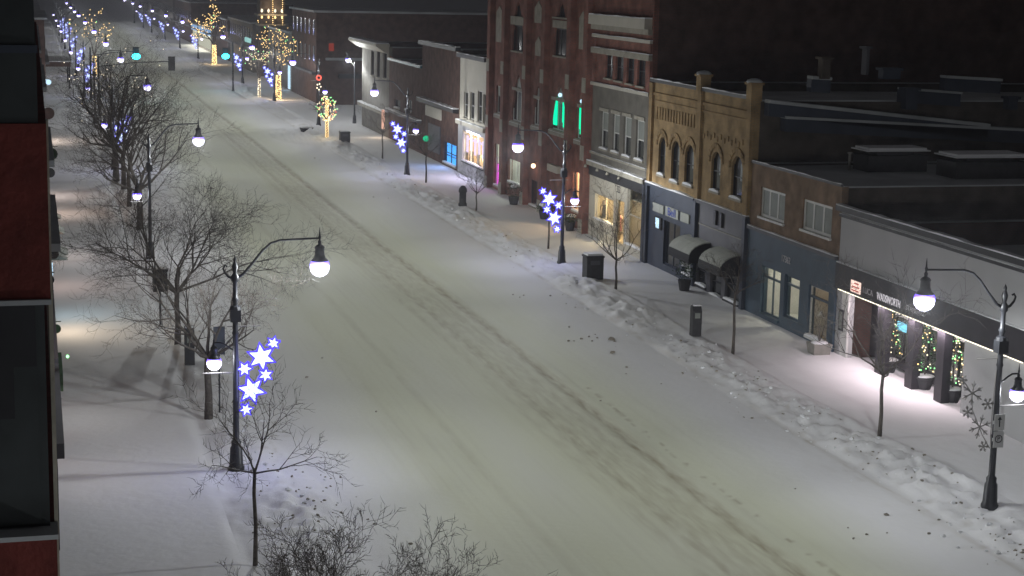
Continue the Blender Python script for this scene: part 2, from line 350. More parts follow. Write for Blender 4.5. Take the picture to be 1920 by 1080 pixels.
g = MB(); g.box(32.6, 120, 181, 205, -.3, .0); o = g.build('cross_street', 'snow'); o['kind'] = 'structure'
g = MB(); g.box(-80, -.9, 183, 223, -.3, .0); o = g.build('cross_street', 'snow'); o['kind'] = 'structure'

# ---------------------------------------------------------------- building kit
def wall_with_holes(mb, X, y0, y1, z0, z1, holes, th=.3, sgn=1):
    Ys = sorted({y0, y1, *[h[0] for h in holes], *[h[1] for h in holes]}); Zs = sorted({z0, z1, *[h[2] for h in holes], *[h[3] for h in holes]})
    Ys = [a for a in Ys if y0-1e-6 <= a <= y1+1e-6]; Zs = [a for a in Zs if z0-1e-6 <= a <= z1+1e-6]
    def solid(i, j):
        if i < 0 or j < 0 or i >= len(Ys)-1 or j >= len(Zs)-1: return False
        cy, cz = (Ys[i]+Ys[i+1])/2, (Zs[j]+Zs[j+1])/2
        return not any(h[0] < cy < h[1] and h[2] < cz < h[3] for h in holes)
    Xb = X+th*sgn
    for i in range(len(Ys)-1):
        for j in range(len(Zs)-1):
            if not solid(i, j): continue
            a, b, c, d = Ys[i], Ys[i+1], Zs[j], Zs[j+1]
            mb.add([(X,a,c),(X,b,c),(X,b,d),(X,a,d)], [(0,3,2,1) if sgn > 0 else (0,1,2,3)])
            if not solid(i-1, j): mb.add([(X,a,c),(Xb,a,c),(Xb,a,d),(X,a,d)], [(0,1,2,3)])
            if not solid(i+1, j): mb.add([(X,b,c),(X,b,d),(Xb,b,d),(Xb,b,c)], [(0,1,2,3)])
            if not solid(i, j-1): mb.add([(X,a,c),(X,b,c),(Xb,b,c),(Xb,a,c)], [(0,1,2,3)])
            if not solid(i, j+1): mb.add([(X,a,d),(Xb,a,d),(Xb,b,d),(X,b,d)], [(0,1,2,3)])
def arch_fill(mb, X, a, b, z1, kind, th=.3):
    mid = (a+b)/2; hw = (b-a)/2
    n = 6; hgt = hw*(1.0 if kind == 'round' else 1.7)
    for s in (-1, 1):
        cur = []
        for i in range(n+1):
            t = i/n
            if kind == 'round': yy = math.sin(t*math.pi/2); zz = math.cos(t*math.pi/2)
            else: yy = t; zz = 1-t**1.8
            cur.append((mid+s*hw*yy, z1-hgt+hgt*zz))
        mb.prism(cur+[(mid+s*hw, z1)], X+.002, X+th-.002)
def window(par, hole, X=XF, cols=2, rows=1, fm='wframe', gm='glass', blind=0, sill='stone', snow=True, depth=.16, fw=.06):
    y0, y1, z0, z1 = hole[:4]; f = MB(); a, b = X+depth-.04, X+depth+.04
    f.box(a, b, y0+.002, y0+fw, z0+.002, z1-.002); f.box(a, b, y1-fw, y1-.002, z0+.002, z1-.002)
    f.box(a, b, y0+fw, y1-fw, z0+.002, z0+fw); f.box(a, b, y0+fw, y1-fw, z1-fw, z1-.002)
    for i in range(1, cols):
        y = y0+(y1-y0)*i/cols; f.box(a+.004, b-.004, y-fw/2, y+fw/2, z0+fw, z1-fw)
    for i in range(1, rows):
        z = z0+(z1-z0)*i/rows; f.box(a+.008, b-.008, y0+fw, y1-fw, z-fw/2, z+fw/2)
    wo = f.build('window', fm, par)
    p = MB(); p.box(X+depth, X+depth+.015, y0+.01, y1-.01, z0+.01, z1-.01); p.build('pane', gm, wo)
    if blind:
        p = MB(); p.box(X+depth-.012, X+depth-.006, y0+fw, y1-fw, z1-fw-(z1-z0)*blind, z1-fw); p.build('blind', 'blind', wo)
    if sill:
        p = MB(); p.box(X-.10, X+.12, y0-.06, y1+.06, z0-.10, z0+.003); p.build('sill', sill, wo)
        if snow:
            p = MB(); p.prism([(y0-.03, z0+.005), (y1+.03, z0+.005), (y1-.06, z0+.10), ((y0+y1)/2, z0+.15), (y0+.06, z0+.09)], X-.09, X+.10); p.build('sill_snow', 'snow', wo)
    return wo
def band(par, name, y0, y1, z0, z1, proj, m, X=XF, snow=0):
    b = MB(); b.box(X-proj, X+.05, y0+.03, y1-.03, z0, z1); o = b.build(name, m, par)
    if snow:
        s = MB(); k = max(2, int((y1-y0)/.7)); rd = random.Random(int(y0*10+z0*7))
        tp = [(y0+.04+(y1-y0-.08)*i/k, z1+snow*(.25+1.0*rd.random())) for i in range(k+1)]
        s.prism([(y0+.04, z1+.001)]+tp+[(y1-.04, z1+.001)], X-proj+.015, X); s.build('snow_cap', 'snow', o)
    return o
def body(par, y0, y1, ztop, depth, m, X=XF, roofdrop=.45, roofm='roof', th=.3):
    b = MB(); b.box(X+th, X+depth, y0+.01, y0+.3, -.1, ztop); b.box(X+th, X+depth, y1-.3, y1-.01, -.1, ztop); b.box(X+depth-.3, X+depth-.001, y0+.301, y1-.301, -.1, ztop-.001)
    o = b.build('side_wall', m, par)
    r = MB(); r.box(X+th+.001, X+depth-.301, y0+.302, y1-.302, ztop-roofdrop-.1, ztop-roofdrop); r.build('roof', roofm, par)
    s = MB(); s.box(X+.02, X+th-.03, y0+.04, y1-.04, ztop, ztop+.07); s.box(X+th, X+depth-.1, y0+.04, y0+.26, ztop, ztop+.06); s.box(X+th, X+depth-.1, y1-.26, y1-.04, ztop, ztop+.06)
    s.build('parapet_snow', 'roof', par)
def room(par, y0, y1, z0, z1, depth, m, power, col, X=XF, lz=None, lx=1.1, th=.31):
    x0 = X+th; b = MB(); t = .05
    b.box(x0+depth, x0+depth+t, y0, y1, z0, z1); b.box(x0, x0+depth, y0-t, y0, z0, z1); b.box(x0, x0+depth, y1, y1+t, z0, z1)
    b.box(x0, x0+depth, y0, y1, z0-t, z0); b.box(x0, x0+depth, y0, y1, z1, z1+t)
    o = b.build('interior', m, par)
    light('shop_light', 'POINT', (x0+lx, (y0+y1)/2, lz or z1-.5), power, col, par, .15)
    s = MB(); rd = random.Random(int(y0*3))
    for k in range(3):
        zz = z0+.5+k*.65
        if zz < z1-.5: s.box(x0+depth-.35, x0+depth-.02, y0+.1, y1-.1, zz, zz+.05)
    for k in range(int((y1-y0)*4)):
        yy = y0+.15+rd.random()*(y1-y0-.4); q = rd.choice([0, 1]); zz = z0+.55+q*.65; s.box(x0+depth-.3, x0+depth-.1, yy, yy+.12+.15*rd.random(), zz, zz+.15+.3*rd.random())
    s.build('shelving', 'wood', o)
    return o
def text(par, body_, h, loc, m, X=None, w=None, face='-x', thick=.01):
    cu = bpy.data.curves.new('lettering', 'FONT'); cu.body = body_; cu.size = 1; cu.extrude = thick/h; cu.align_x = 'CENTER'; cu.align_y = 'CENTER'
    t = bpy.data.objects.new('tmp', cu); C.objects.link(t); bpy.context.view_layer.update()
    me = bpy.data.meshes.new_from_object(t.evaluated_get(bpy.context.evaluated_depsgraph_get())); C.objects.unlink(t); bpy.data.objects.remove(t)
    co = np.array([v.co[:] for v in me.vertices]); ww = co[:, 0].max()-co[:, 0].min(); hh = co[:, 1].max()-co[:, 1].min()
    sx = (w/ww) if w else h/hh; sy = h/hh
    o0 = ORG.get(par.name, (0, 0, 0))
    for v in me.vertices:
        x, y, z = v.co.x*sx, v.co.y*sy, v.co.z*h
        if face == '-x': p = (loc[0]-z, loc[1]-x, loc[2]+y)     # read from the street (looking +x): right is -y
        else: p = (loc[0]+x, loc[1]-z, loc[2]+y)                # read looking +y
        v.co = (p[0]-o0[0], p[1]-o0[1], p[2]-o0[2])
    me.materials.append(M[m]); me.update(); o = bpy.data.objects.new('lettering', me); C.objects.link(o); o.parent = par; ORG[o.name] = o0
    return o
def hole(ul, vt, ur, vb, X=XF):        # picture corners of an opening: far edge top, near edge bottom
    ya, zt = at(ul, vt, X); yb, zb = at(ur, vb, X); return (min(ya, yb), max(ya, yb), zb, zt)

# ---------------------------------------------------------------- right-hand row, nearest first
def bldg(name, label, y0, y1, group='shops along the right side of the street', X=XF):
    return thing(name, label, 'building', (X, (y0+y1)/2, 0), group, True)

# white shop with the black sign band and the planted Christmas trees
y0, y1 = 43.0, 65.55
b = bldg('white_shop', 'long low white rendered shop with black sign band, light strip and Christmas trees under it', y0, y1)
ya, _ = at(1805, 700); yb, _ = at(1586, 640)
mb = MB(); wall_with_holes(mb, XF, y0+.02, y1-.02, -.1, 6.2, [(ya, yb, -.2, 2.9), (yb+.001, y1-.5, -.2, 2.9)]); mb.build('facade', 'white', b)
body(b, y0, y1, 5.6, 30, 'dbrick', roofdrop=1.0)
band(b, 'sign_band', y0+.0, y1-.02, 2.93, 4.0, .16, 'black', snow=.05)
band(b, 'cornice', y0, y1, 6.2, 6.42, .30, 'dark', snow=.06); band(b, 'moulding', y0, y1, 5.93, 6.05, .12, 'dark', snow=.03)
mb = MB(); q = y0+8
while q < y1-.3: mb.box(XF-.13, XF-.09, q, min(q+3.4, y1-.3), 2.875, 2.925); q += 3.46
mb.build('light_strip', 'strip', b)
mb = MB(); mb.box(XF-.02, XF+1.6, ya, y1-.1, 2.91, 2.98); mb.build('soffit', 'dark', b)
for yy, pw in ((57.3, 85), (60.0, 90), (62.7, 60)): light('strip_light', 'AREA', (XF-.16, yy, 2.86), pw*1.2, (1.0, .83, .88), b, .12, (0, math.radians(-14), 0), 2.6)
holes = []
for ul, ur in ((1617, 1640), (1652, 1697), (1712, 1752), (1770, 1803)):
    h0, _ = at(ur, 700); h1, _ = at(ul, 660); holes.append((h0, h1, .35, 2.55))
mb = MB(); wall_with_holes(mb, XF+1.5, ya-.2, y1-.2, 0, 2.9, [(h[0]-.1, h[1]+.3, h[2], h[3]) for h in holes], .2); mb.build('storefront', 'black', b)
for h in holes:
    window(b, (h[0]-.1, h[1]+.3, h[2], h[3]), XF+1.5, 2, 1, 'dark', 'lglass', sill=None, depth=.08, fw=.07)
mb = MB(); mb.box(XF+1.4, XF+1.5, ya+.2, yb-1.5, 2.18, 2.24); mb.build('glazing_bar', 'wframe', b)
room(b, ya, y1-.6, .1, 2.7, 3.0, 'innerp', 30, (1, .9, .85), XF+1.5)
mb = MB()
for u in (1645, 1703, 1760):
    yy, _ = at(u, 700); mb = MB(); mb.box(XF+.0, XF+.35, yy-.28, yy+.28, -.1, 2.9); mb.build('pillar', 'black', b)
mb = MB(); mb.box(XF+.02, XF+.10, yb-.02, y1-.5, -.1, 2.85); mb.build('white_panel', 'wframe', b)
ly, lz = at(1577, 600); mb = MB(); mb.box(XF-.03, XF+.02, ly-.2, ly+.2, lz-.45, lz+.45); o = mb.build('poster', 'dark', b)
mb = MB(); mb.box(XF-.04, XF-.03, ly-.13, ly+.13, lz-.36, lz+.36); mb.build('poster_sheet', 'blind', o)
# sign lettering
sy, sz = at(1612, 538); mb = MB(); mb.box(XF-.2, XF-.16, sy-.42, sy+.42, sz-.24, sz+.24); o = mb.build('sign_panel', 'logo', b)
mb = MB()
for k, (a_, c_) in enumerate(((-.3, .1), (-.34, .3), (-.3, .34))): mb.box(XF-.206, XF-.2, sy+a_, sy+c_, sz+.12-.15*k, sz+.17-.15*k)
mb.build('logo_bars', 'logor', o)
sy, sz = at(1634, 547); text(b, 'LUCA', .24, (XF-.165, sy, sz), 'letterd', w=.85)
sy, sz = at(1673, 563); text(b, 'WADSWORTH', .30, (XF-.165, sy, sz), 'letter', w=1.95)
sy, sz = at(1724, 583); text(b, 'STANDARD', .19, (XF-.165, sy, sz), 'letterd', w=1.55)
mb = MB(); mb.box(XF+1.44, XF+1.5, at(1697, 632, XF+1.5)[0]-.1, at(1683, 632, XF+1.5)[0], 1.6, 1.95); mb.build('lit_screen', 'tv', b)

# small planted Christmas trees
def xmas_tree(loc, label, h=1.75, seed=1):
    t = thing('christmas_tree', label, 'tree', loc, 'lit Christmas trees in tubs under the sign band'); rd = random.Random(seed)
    mb = MB(); mb.tube([(0, 0, .3), (0, 0, .7), (0, 0, h)], [.04, .035, .01], 6); mb.build('trunk', 'bark', t)
    mb = MB()
    for i in range(1500):
        z = .5+(h-.5)*rd.random()**1.3; rr = .48*(1-(z-.45)/(h-.4))+.03; a = rd.random()*6.283; r0 = rr*(.35+.65*rd.random()); l = .06+.05*rd.random()
        x, y = r0*math.cos(a), r0*math.sin(a); dx, dy = math.cos(a)*l, math.sin(a)*l
        mb.add([(x, y, z), (x+dx-dy*.25, y+dy+dx*.25, z-.03*rd.random()), (x+dx+dy*.25, y+dy-dx*.25, z+.02)], [(0, 1, 2)])
    mb.build('crown', 'leaf', t)
    for mm, cnt in (('bulbg', 26), ('bulb', 26), ('bulbw', 26)):
        mb = MB()
        for i in range(cnt):
            z = .5+(h-.5)*rd.random()**1.2; rr = .47*(1-(z-.45)/(h-.4))+.04; a = rd.random()*6.283
            mb.blob((rr*math.cos(a), rr*math.sin(a), z), .030, n=5, m=3, rough=0)
        mb.build('string_lights', mm, t)['kind'] = 'stuff'
    return t
def tub(loc, label, group=None, r=.42, m='box', square=False):
    t = thing('planter', label, 'planter', loc, group)
    mb = MB()
    if square: mb.add([(-r*.85,-r*.7,0),(r*.85,-r*.7,0),(r*.85,r*.7,0),(-r*.85,r*.7,0),(-r,-r,.5),(r,-r,.5),(r,r,.5),(-r,r,.5)], [(0,3,2,1),(4,5,6,7),(0,1,5,4),(1,2,6,5),(2,3,7,6),(3,0,4,7)])
    else: mb.lathe([(r*.6, 0), (r*.68, .1), (r*.9, .42), (r, .45), (r, .5)], 14)
    mb.build('tub', m, t)
    mb = MB(); mb.blob((0, 0, .50), r*.92, (1, 1, .22), 3, 10, 5, .12); mb.build('snow_cap', 'snow', t, True)
    return t
for k, (u, v, nm, nm2) in enumerate(((1664, 715, 'lit Christmas tree beside the blue screen, farthest of three under the sign band', 'dark tub under the farthest of the three Christmas trees'), (1731, 745, 'lit Christmas tree between two black pillars, middle of three', 'dark snow-topped tub under the middle Christmas tree'), (1783, 765, 'lit Christmas tree next to the white wall, nearest of three', 'dark snow-topped tub under the nearest Christmas tree, by the white wall'))):
    yy, _ = at(u, v, XF+.6); xmas_tree((XF+.6, yy, .33), nm, 2.45 if k else 2.3, k+3); tub((XF+.6, yy, .08), nm2, 'tubs of the Christmas trees', .42)
x_, y_ = gp(1556, 678); t = tub((XF-.75, y_+1.1, .06), 'pale square planter capped with snow at the corner of the blue shopfront', None, .42, 'concrete', True)
mb = MB(); rd = random.Random(5)
for i in range(14): a = rd.random()*6.28; mb.tube([(0, 0, .5), (.15*math.cos(a), .15*math.sin(a), .9+.3*rd.random()), (.3*math.cos(a), .3*math.sin(a), 1.2+.6*rd.random())], [.012, .008, .004], 3)
mb.build('dry_stems', 'bark', t)

# brown two-storey building with a blue shopfront
y0, y1 = 65.58, 75.1
b = bldg('brown_building', 'brown brick two-storey building with two triple windows over a dark blue shopfront', y0, y1)
W = [hole(1427, 350, 1470, 420), hole(1506, 372, 1558, 447)]
mb = MB(); wall_with_holes(mb, XF, y0+.02, y1-.02, 4.06, 7.15, W); mb.build('wall', 'obrick', b)
for h in W: window(b, h, cols=3, blind=.98, snow=False, sill='wframe', fw=.12, depth=.12)
G = [hole(1431, 497, 1462, 601), hole(1474, 513, 1498, 606), hole(1519, 533, 1551, 645)]
mb = MB(); wall_with_holes(mb, XF-.06, y0+.02, y1-.02, -.1, 4.05, G, .34); mb.build('shopfront', 'blue', b)
window(b, G[0], XF-.06, 2, 1, 'blue', 'lglass', sill='blue', snow=False); window(b, G[2], XF-.06, 1, 1, 'wframe', 'lglass', sill='wframe')
dr = window(b, G[1], XF-.06, 1, 1, 'blue', 'lglass', sill=None, fw=.10); dr.name = 'door'
for h in (G[0], G[1], G[2]):
    mb = MB(); z_ = h[2]+(h[3]-h[2])*.78; mb.box(XF+.03, XF+.12, h[0]+.05, h[1]-.05, z_-.05, z_+.05); mb.build('transom', 'blue', b)
room(b, G[1][0]-.1, G[0][1]+.15, .2, 3.3, 2.4, 'innerp', 130, (1, .92, .75)); room(b, G[2][0]-.1, G[2][1]+.15, .2, 3.3, 1.6, 'inner', 12, (1, .8, .6))
band(b, 'shop_cornice', y0, y1, 4.05, 4.2, .16, 'grey', snow=.06); band(b, 'coping', y0, y1, 7.15, 7.25, .06, 'grey', snow=.04)
sy, sz = at(1476, 487); text(b, '17362', .30, (XF-.07, sy, sz), 'letterd', w=.9)
body(b, y0, y1, 7.1, 32, 'bbrick', roofdrop=.08)
for (u, v, s, lab) in ((1668, 318, 1.5, 'low square rooftop vent unit with snow on its lid, left of the two'), (1840, 330, 1.8, 'wide rooftop air unit with a snow covered top, right of the two')):
    x_, y_ = gp(u, v, 7.05); t = thing('rooftop_unit', lab, 'vent unit', (x_, y_, 7.02), 'units on the flat roof'); mb = MB(); mb.box(-s, s, -s*.5, s*.5, 0, .75); mb.box(-s*.6, s*.6, -s*.3, s*.3, .75, .95); mb.build('casing', 'box', t)
    mb = MB(); mb.box(-s-.1, s+.1, -s*.5-.1, s*.5+.1, .95, 1.0); mb.box(-s*.97, s*.97, -s*.48, s*.48, 1.0, 1.1); mb.build('lid_snow', 'snow', t)
x_, y_ = gp(1592, 318, 7.05); t = thing('roof_pipe', 'thin pale vent pipe standing on the flat roof', 'pipe', (x_, y_, 7.02)); mb = MB(); mb.lathe([(.07, 0), (.07, .75), (.12, .78), (.12, .85)], 8); mb.build('pipe', 'concrete', t)

# buff brick building
y0, y1, ym = 75.12, 89.25, 81.75
b = bldg('buff_brick_building', 'buff brick Victorian building with five tall arched windows and snow on its parapet', y0, y1)
W = [hole(1236, 255, 1246, 330), hole(1260, 262, 1272, 343), hole(1285, 269, 1299, 350), hole(1335, 282, 1349, 362), hole(1373, 290, 1390, 376)]
mb = MB(); wall_with_holes(mb, XF, y0+.02, y1-.02, 4.5, 10.05, W); [arch_fill(mb, XF, h[0], h[1], h[3], 'round') for h in W]
for yy in (y0+.3, ym, y1-.3): mb.box(XF-.16, XF+.1, yy-.24, yy+.24, 4.5, 10.0)
for h in W:
    c = (h[0]+h[1])/2; hw = (h[1]-h[0])/2+.16
    for i in range(9):
        a0 = math.pi*i/9; a1 = math.pi*(i+.85)/9; zc = h[3]-hw+.2
        mb.prism([(c+hw*math.cos(a0), zc+hw*math.sin(a0)), (c+hw*math.cos(a1), zc+hw*math.sin(a1)), (c+(hw+.22)*math.cos(a1), zc+(hw+.22)*math.sin(a1)), (c+(hw+.22)*math.cos(a0), zc+(hw+.22)*math.sin(a0))], XF-.07, XF+.02)
k = 0
q = ym+.5
while q < y1-.7: mb.box(XF-.06, XF+.02, q, q+.16, 8.1, 8.75); q += .42
for zz in (6.25, 6.45): mb.box(XF-.03, XF+.02, y0+.6, y1-.6, zz-.04, zz+.04) if 0 else None
q = y0+.7
while q < ym-.5: mb.box(XF-.05, XF+.02, q, q+.2, 7.7+.14*(k % 2), 7.95+.14*(k % 2)); q += .45; k += 1
mb.box(XF-.08, XF+.02, y0+.1, y1-.1, 9.35, 9.5); mb.box(XF-.05, XF+.02, y0+.6, y1-.6, 9.0, 9.1)
mb.build('wall', 'ybrick', b)
for h in W: window(b, h, cols=1, rows=2, fm='dark', blind=.0, fw=.05)
for h in W:
    mb = MB(); mb.box(XF+.14, XF+.15, h[0]+.05, h[0]+(h[1]-h[0])*.42, h[2]+(h[3]-h[2])*.42, h[3]-.35); mb.build('curtain', 'blind', b)
band(b, 'coping', y0, y1, 10.05, 10.2, .14, 'dark', snow=.06)
for yy, lab in ((y0+.3, 0), (ym+.1, 0)):
    mb = MB(); mb.box(XF-.2, XF+.35, yy-.3, yy+.3, 10.0, 10.75); mb.box(XF-.28, XF+.42, yy-.38, yy+.38, 10.75, 10.87); o = mb.build('parapet_pier', 'ybrick', b)
    mb = MB(); mb.blob((XF+.07, yy, 10.88), .4, (1, 1, .45), 4, 10, 6, .05); mb.build('pier_cap', 'roof', o, True)
body(b, y0, y1, 10.0, 30, 'bbrick')
# ground floor: left unit (blue, blank signs), right unit (grey, two awnings)
D = [hole(1247, 412, 1274, 508), hole(1284, 438, 1298, 520)]
mb = MB(); wall_with_holes(mb, XF-.05, ym+.12, y1-.02, -.1, 4.42, D, .33); mb.build('shopfront', 'slate', b)
window(b, D[0], XF-.05, 2, 1, 'slate', 'glass', sill=None).name = 'door'; window(b, D[1], XF-.05, 1, 1, 'slate', 'glass', sill='slate', blind=.9)
for u0, v0, u1, v1, tx in ((1228, 379, 1247, 402, None), (1252, 386, 1275, 413, 'Bell'), (1280, 397, 1295, 420, None)):
    h = hole(u0, v0, u1, v1); mb = MB(); mb.box(XF-.12, XF-.05, *h); o = mb.build('sign_panel', 'canvas', b)
    if tx: text(b, tx, .42, (XF-.125, (h[0]+h[1])/2, (h[2]+h[3])/2), 'bink', w=(h[1]-h[0])*.6)
h = hole(1231, 404, 1243, 432); mb = MB(); mb.box(XF-.14, XF-.051, *h); o = mb.build('screen_case', 'dark', b)
cy_ = (h[0]+h[1])/2; mb = MB(); mb.box(XF-.15, XF-.14, cy_-.25, cy_+.28, h[3]-.42, h[3]-.06); mb.box(XF-.15, XF-.14, cy_-.25, cy_+.22, h[2]+.06, h[2]+.45); mb.box(XF-.15, XF-.14, cy_+.1, cy_+.28, h[2]+.4, h[3]-.4); mb.build('lit_screen', 'screen', o)
D2 = [hole(1309, 478, 1325, 540), hole(1334, 500, 1352, 560), hole(1362, 500, 1386, 572)]
mb = MB(); wall_with_holes(mb, XF-.04, y0+.02, ym-.12, -.1, 4.42, D2, .32); mb.build('shopfront', 'grey', b)
for h in D2: window(b, h, XF-.04, 1, 2, 'dark', 'glass', sill='dark')
for yy in (y0+.2, ym, y1-.25): mb = MB(); mb.box(XF-.22, XF-.04, yy-.17, yy+.17, -.1, 4.5); mb.build('pilaster', 'slate', b)
for u, v in ((1345, 408), (1356, 413)):
    yy, zz = at(u, v); mb = MB(); mb.box(XF-.16, XF-.03, yy-.14, yy+.14, zz-.35, zz+.35); mb.build('wall_bracket', 'dark', b)
band(b, 'shop_cornice', ym+.1, y1, 4.42, 4.56, .24, 'slate', snow=.08); band(b, 'shop_cornice', y0, ym+.1, 4.42, 4.58, .2, 'grey', snow=.04)
band(b, 'panel_moulding', y0+.4, ym-.3, 3.35, 3.41, .09, 'concrete')
def awning(parent, yn, yf, ztop, proj=1.15, drop=.75, m='canvas', X=XF):
    mb = MB(); arc = [(X-.04-proj*math.sin(t*math.pi/2), ztop-drop*(1-math.cos(t*math.pi/2))) for t in [i/6 for i in range(7)]]
    mb.prism([(x, z) for x, z in arc]+[(X-.04-proj, ztop-drop-.22), (X-.04, ztop-drop-.22)], yn, yf, 'y'); mb.build('awning', 'dcanvas', parent)
    s = MB(); q = [(x, z+.01) for x, z in arc[:-1]]; s.prism(q+[(x+.0, z+.05) for x, z in reversed(q)], yn+.04, yf-.04, 'y'); s.build('awning_snow', m, parent)
for (u0, v0, u1, v1) in ((1294, 440, 1334, 458), (1352, 462, 1394, 482)):
    ya_, za = at(u0, v0); yb_, zb = at(u1, v1); awning(b, yb_, ya_, (za+zb)/2)

# three-storey red and grey building
y0, y1 = 89.28, 99.6
b = bldg('three_storey_building', 'three-storey red brick building with white cornices, grey second floor and cream lit shopfront', y0, y1)
U = [hole(1136, 97, 1148, 148), hole(1155, 100, 1168, 153), hole(1176, 103, 1188, 158), hole(1196, 106, 1209, 163)]
L = [hole(1127, 208, 1139, 282), hole(1149, 213, 1160, 288), hole(1170, 218, 1182, 296), hole(1193, 224, 1206, 303)]
zs = at(1118, 158)[1]
mb = MB(); wall_with_holes(mb, XF, y0+.02, y1-.02, zs, 16.5, U); mb.box(XF-.1, XF+.05, y0+.1, y0+.6, zs, 12.0); mb.box(XF-.1, XF+.05, y1-.6, y1-.1, zs, 12.0); mb.build('upper_wall', 'rbrick', b)
mb = MB(); wall_with_holes(mb, XF, y0+.02, y1-.02, 4.4, zs-.001, L); mb.build('middle_wall', 'gstone', b)
for h in U: window(b, h, cols=1, rows=2, fm='dark', snow=False)
for h in L:
    window(b, h, cols=1, rows=2, fm='wframe', sill='stone', fw=.07, blind=.45)
    mb = MB(); mb.box(XF-.08, XF+.05, h[0]-.12, h[1]+.12, h[3]+.02, h[3]+.22); mb.build('lintel', 'stone', b)
zc = at(1117, 27)[1]; band(b, 'cornice', y0+.2, y1-.1, zc-.55, zc, .45, 'cream', snow=.08); band(b, 'cornice', y0+.1, y1, zc-.85, zc-.55, .25, 'stone')
z2 = at(1118, 66)[1]; band(b, 'string_course', y0, y1, z2-.1, z2+.06, .18, 'cream', snow=.05)
z3 = at(1118, 90)[1]; band(b, 'string_course', y0, y1, z3-.28, z3+.05, .22, 'stone', snow=.04)
band(b, 'sill_course', y0, y1, zs-.05, zs+.12, .18, 'cream', snow=.04)
z4 = at(1110, 283)[1]; band(b, 'sill_course', y0, y1, z4-.12, z4, .12, 'stone', snow=.03)
z5 = at(1108, 300)[1]; band(b, 'shop_cornice', y0, y1, z5-.25, z5, .3, 'stone', snow=.08)
band(b, 'sign_band', y0, y1, z5-.85, z5-.25, .12, 'dark')
G = [hole(1117, 362, 1150, 424), hole(1155, 372, 1169, 462), hole(1178, 345, 1203, 470)]
zg = z5-.86
mb = MB(); wall_with_holes(mb, XF-.03, y0+.3, y1-.02, -.1, zg, G, .32); mb.build('shopfront', 'cream', b)
window(b, G[0], XF-.03, 2, 1, 'cream', 'lglass', sill='cream'); window(b, G[1], XF-.03, 1, 1, 'cream', 'lglass', sill=None).name = 'door'; window(b, G[2], XF-.03, 1, 2, 'cream', 'lglass', sill='cream')
mb = MB(); mb.box(XF-.2, XF+.05, y0+.02, y0+.38, -.1, 4.4); mb.build('pilaster', 'slate', b)
room(b, G[1][0]-.2, G[0][1]+.2, .2, 3.1, 2.2, 'inner', 300, (1, .74, .40), lx=.5); room(b, G[2][0]-.1, G[2][1]+.1, .2, 3.1, 2.0, 'inner', 40, (1, .8, .5))
sy, sz = at(1162, 356); mb = MB(); mb.box(XF-.07, XF-.031, sy-.5, sy+.5, sz-.35, sz+.35); mb.build('number_plate', 'cream', b); text(b, '333', .40, (XF-.075, sy, sz), 'ink', w=.6)
mb = MB(); [mb.lathe([(.03, -.05), (.09, -.12), (.1, -.22)], 8, (XF-.35, at(u, v)[0], z5-.2)) for u, v in ((1108, 306), (1130, 312), (1149, 320), (1171, 328))]; mb.build('gooseneck_lamps', 'stone', b)
body(b, y0, y1, 16.4, 24, 'dbrick')
light('shop_light', 'SPOT', (XF-.5, 95.8, 3.0), 160, (1, .80, .45), b, .05, (0, math.radians(-12), 0), spot=math.radians(60))

# big gothic red building
y0, y1 = 99.63, 124.6
b = bldg('gothic_building', 'tall dark red brick building with pointed windows, stone blocks and green-lit panes', y0, y1)
A = [hole(961, 138, 981, 232), hole(1035, 158, 1063, 250), hole(1001, 158, 1015, 238), hole(1083, 170, 1097, 264), hole(931, 160, 940, 214)]
T = [hole(961, 2, 982, 32), hole(961, 46, 982, 98), hole(1039, 2, 1066, 34), hole(1040, 52, 1066, 108)]
G = [hole(928, 268, 940, 352), hole(954, 296, 981, 352), hole(1075, 320, 1093, 402), hole(994, 335, 1012, 392)]
mb = MB(); wall_with_holes(mb, XF, y0+.02, y1-.02, -.1, 19, A+T+G)
for h in A[:4]: arch_fill(mb, XF, h[0], h[1], h[3], 'gothic')
for h in (T[0], T[2]): arch_fill(mb, XF, h[0], h[1], h[3], 'gothic')
for u in (922, 949, 990, 1024, 1072, 1104):
    yy, _ = at(u, 200); yy = min(max(yy, y0+.4), y1-.4); mb.box(XF-.35, XF+.1, yy-.4, yy+.4, -.1, 18.5)
mb.build('wall', 'rbrick', b)
for h in A+T: window(b, h, cols=3 if h[1]-h[0] > 1.9 else 2, fm='wframe' if h in A else 'dark', blind=.0 if h in T else .35, snow=False, fw=.07)
for u in (922, 949, 990, 1024, 1072, 1104):
    yy, _ = at(u, 200); yy = min(max(yy, y0+.4), y1-.4)
    for zz in (.5, 5.0, 9.1):
        mb = MB(); mb.box(XF-.39, XF-.30, yy-.36, yy+.36, zz-.45, zz+.45); mb.build('stone_block', 'stone', b)
for u0, v0, u1, v1 in ((932, 15, 943, 80), (1004, 6, 1017, 44), (1005, 72, 1016, 106), (1088, 24, 1100, 94)):
    h = hole(u0, v0, u1, v1); mb = MB(); mb.prism([(h[0], h[2]), (h[1], h[2]), (h[1], h[3]-.3), ((h[0]+h[1])/2, h[3]+.15), (h[0], h[3]-.3)], XF-.05, XF+.02); mb.build('stone_panel', 'stone', b)
for h in (A[1], A[3]):
    n = 2 if h is A[1] else 1
    for i in range(n):
        yy = h[0]+(h[1]-h[0])*((.2, .8)[i] if n == 2 else .5); mb = MB(); mb.box(XF+.04, XF+.10, yy-.36, yy+.36, h[2]+(h[3]-h[2])*.1, h[3]-(h[3]-h[2])*.27); mb.box(XF+.04, XF+.10, yy+.44, yy+.54, h[2]+(h[3]-h[2])*.2, h[3]-(h[3]-h[2])*.3); mb.build('green_tube', 'green', b)
    mb = MB(); mb.blob((XF+.02, (h[0]+h[1])/2, h[3]-(h[3]-h[2])*.2), .14, n=6, m=4, rough=0); mb.build('blue_spot', 'screen', b)
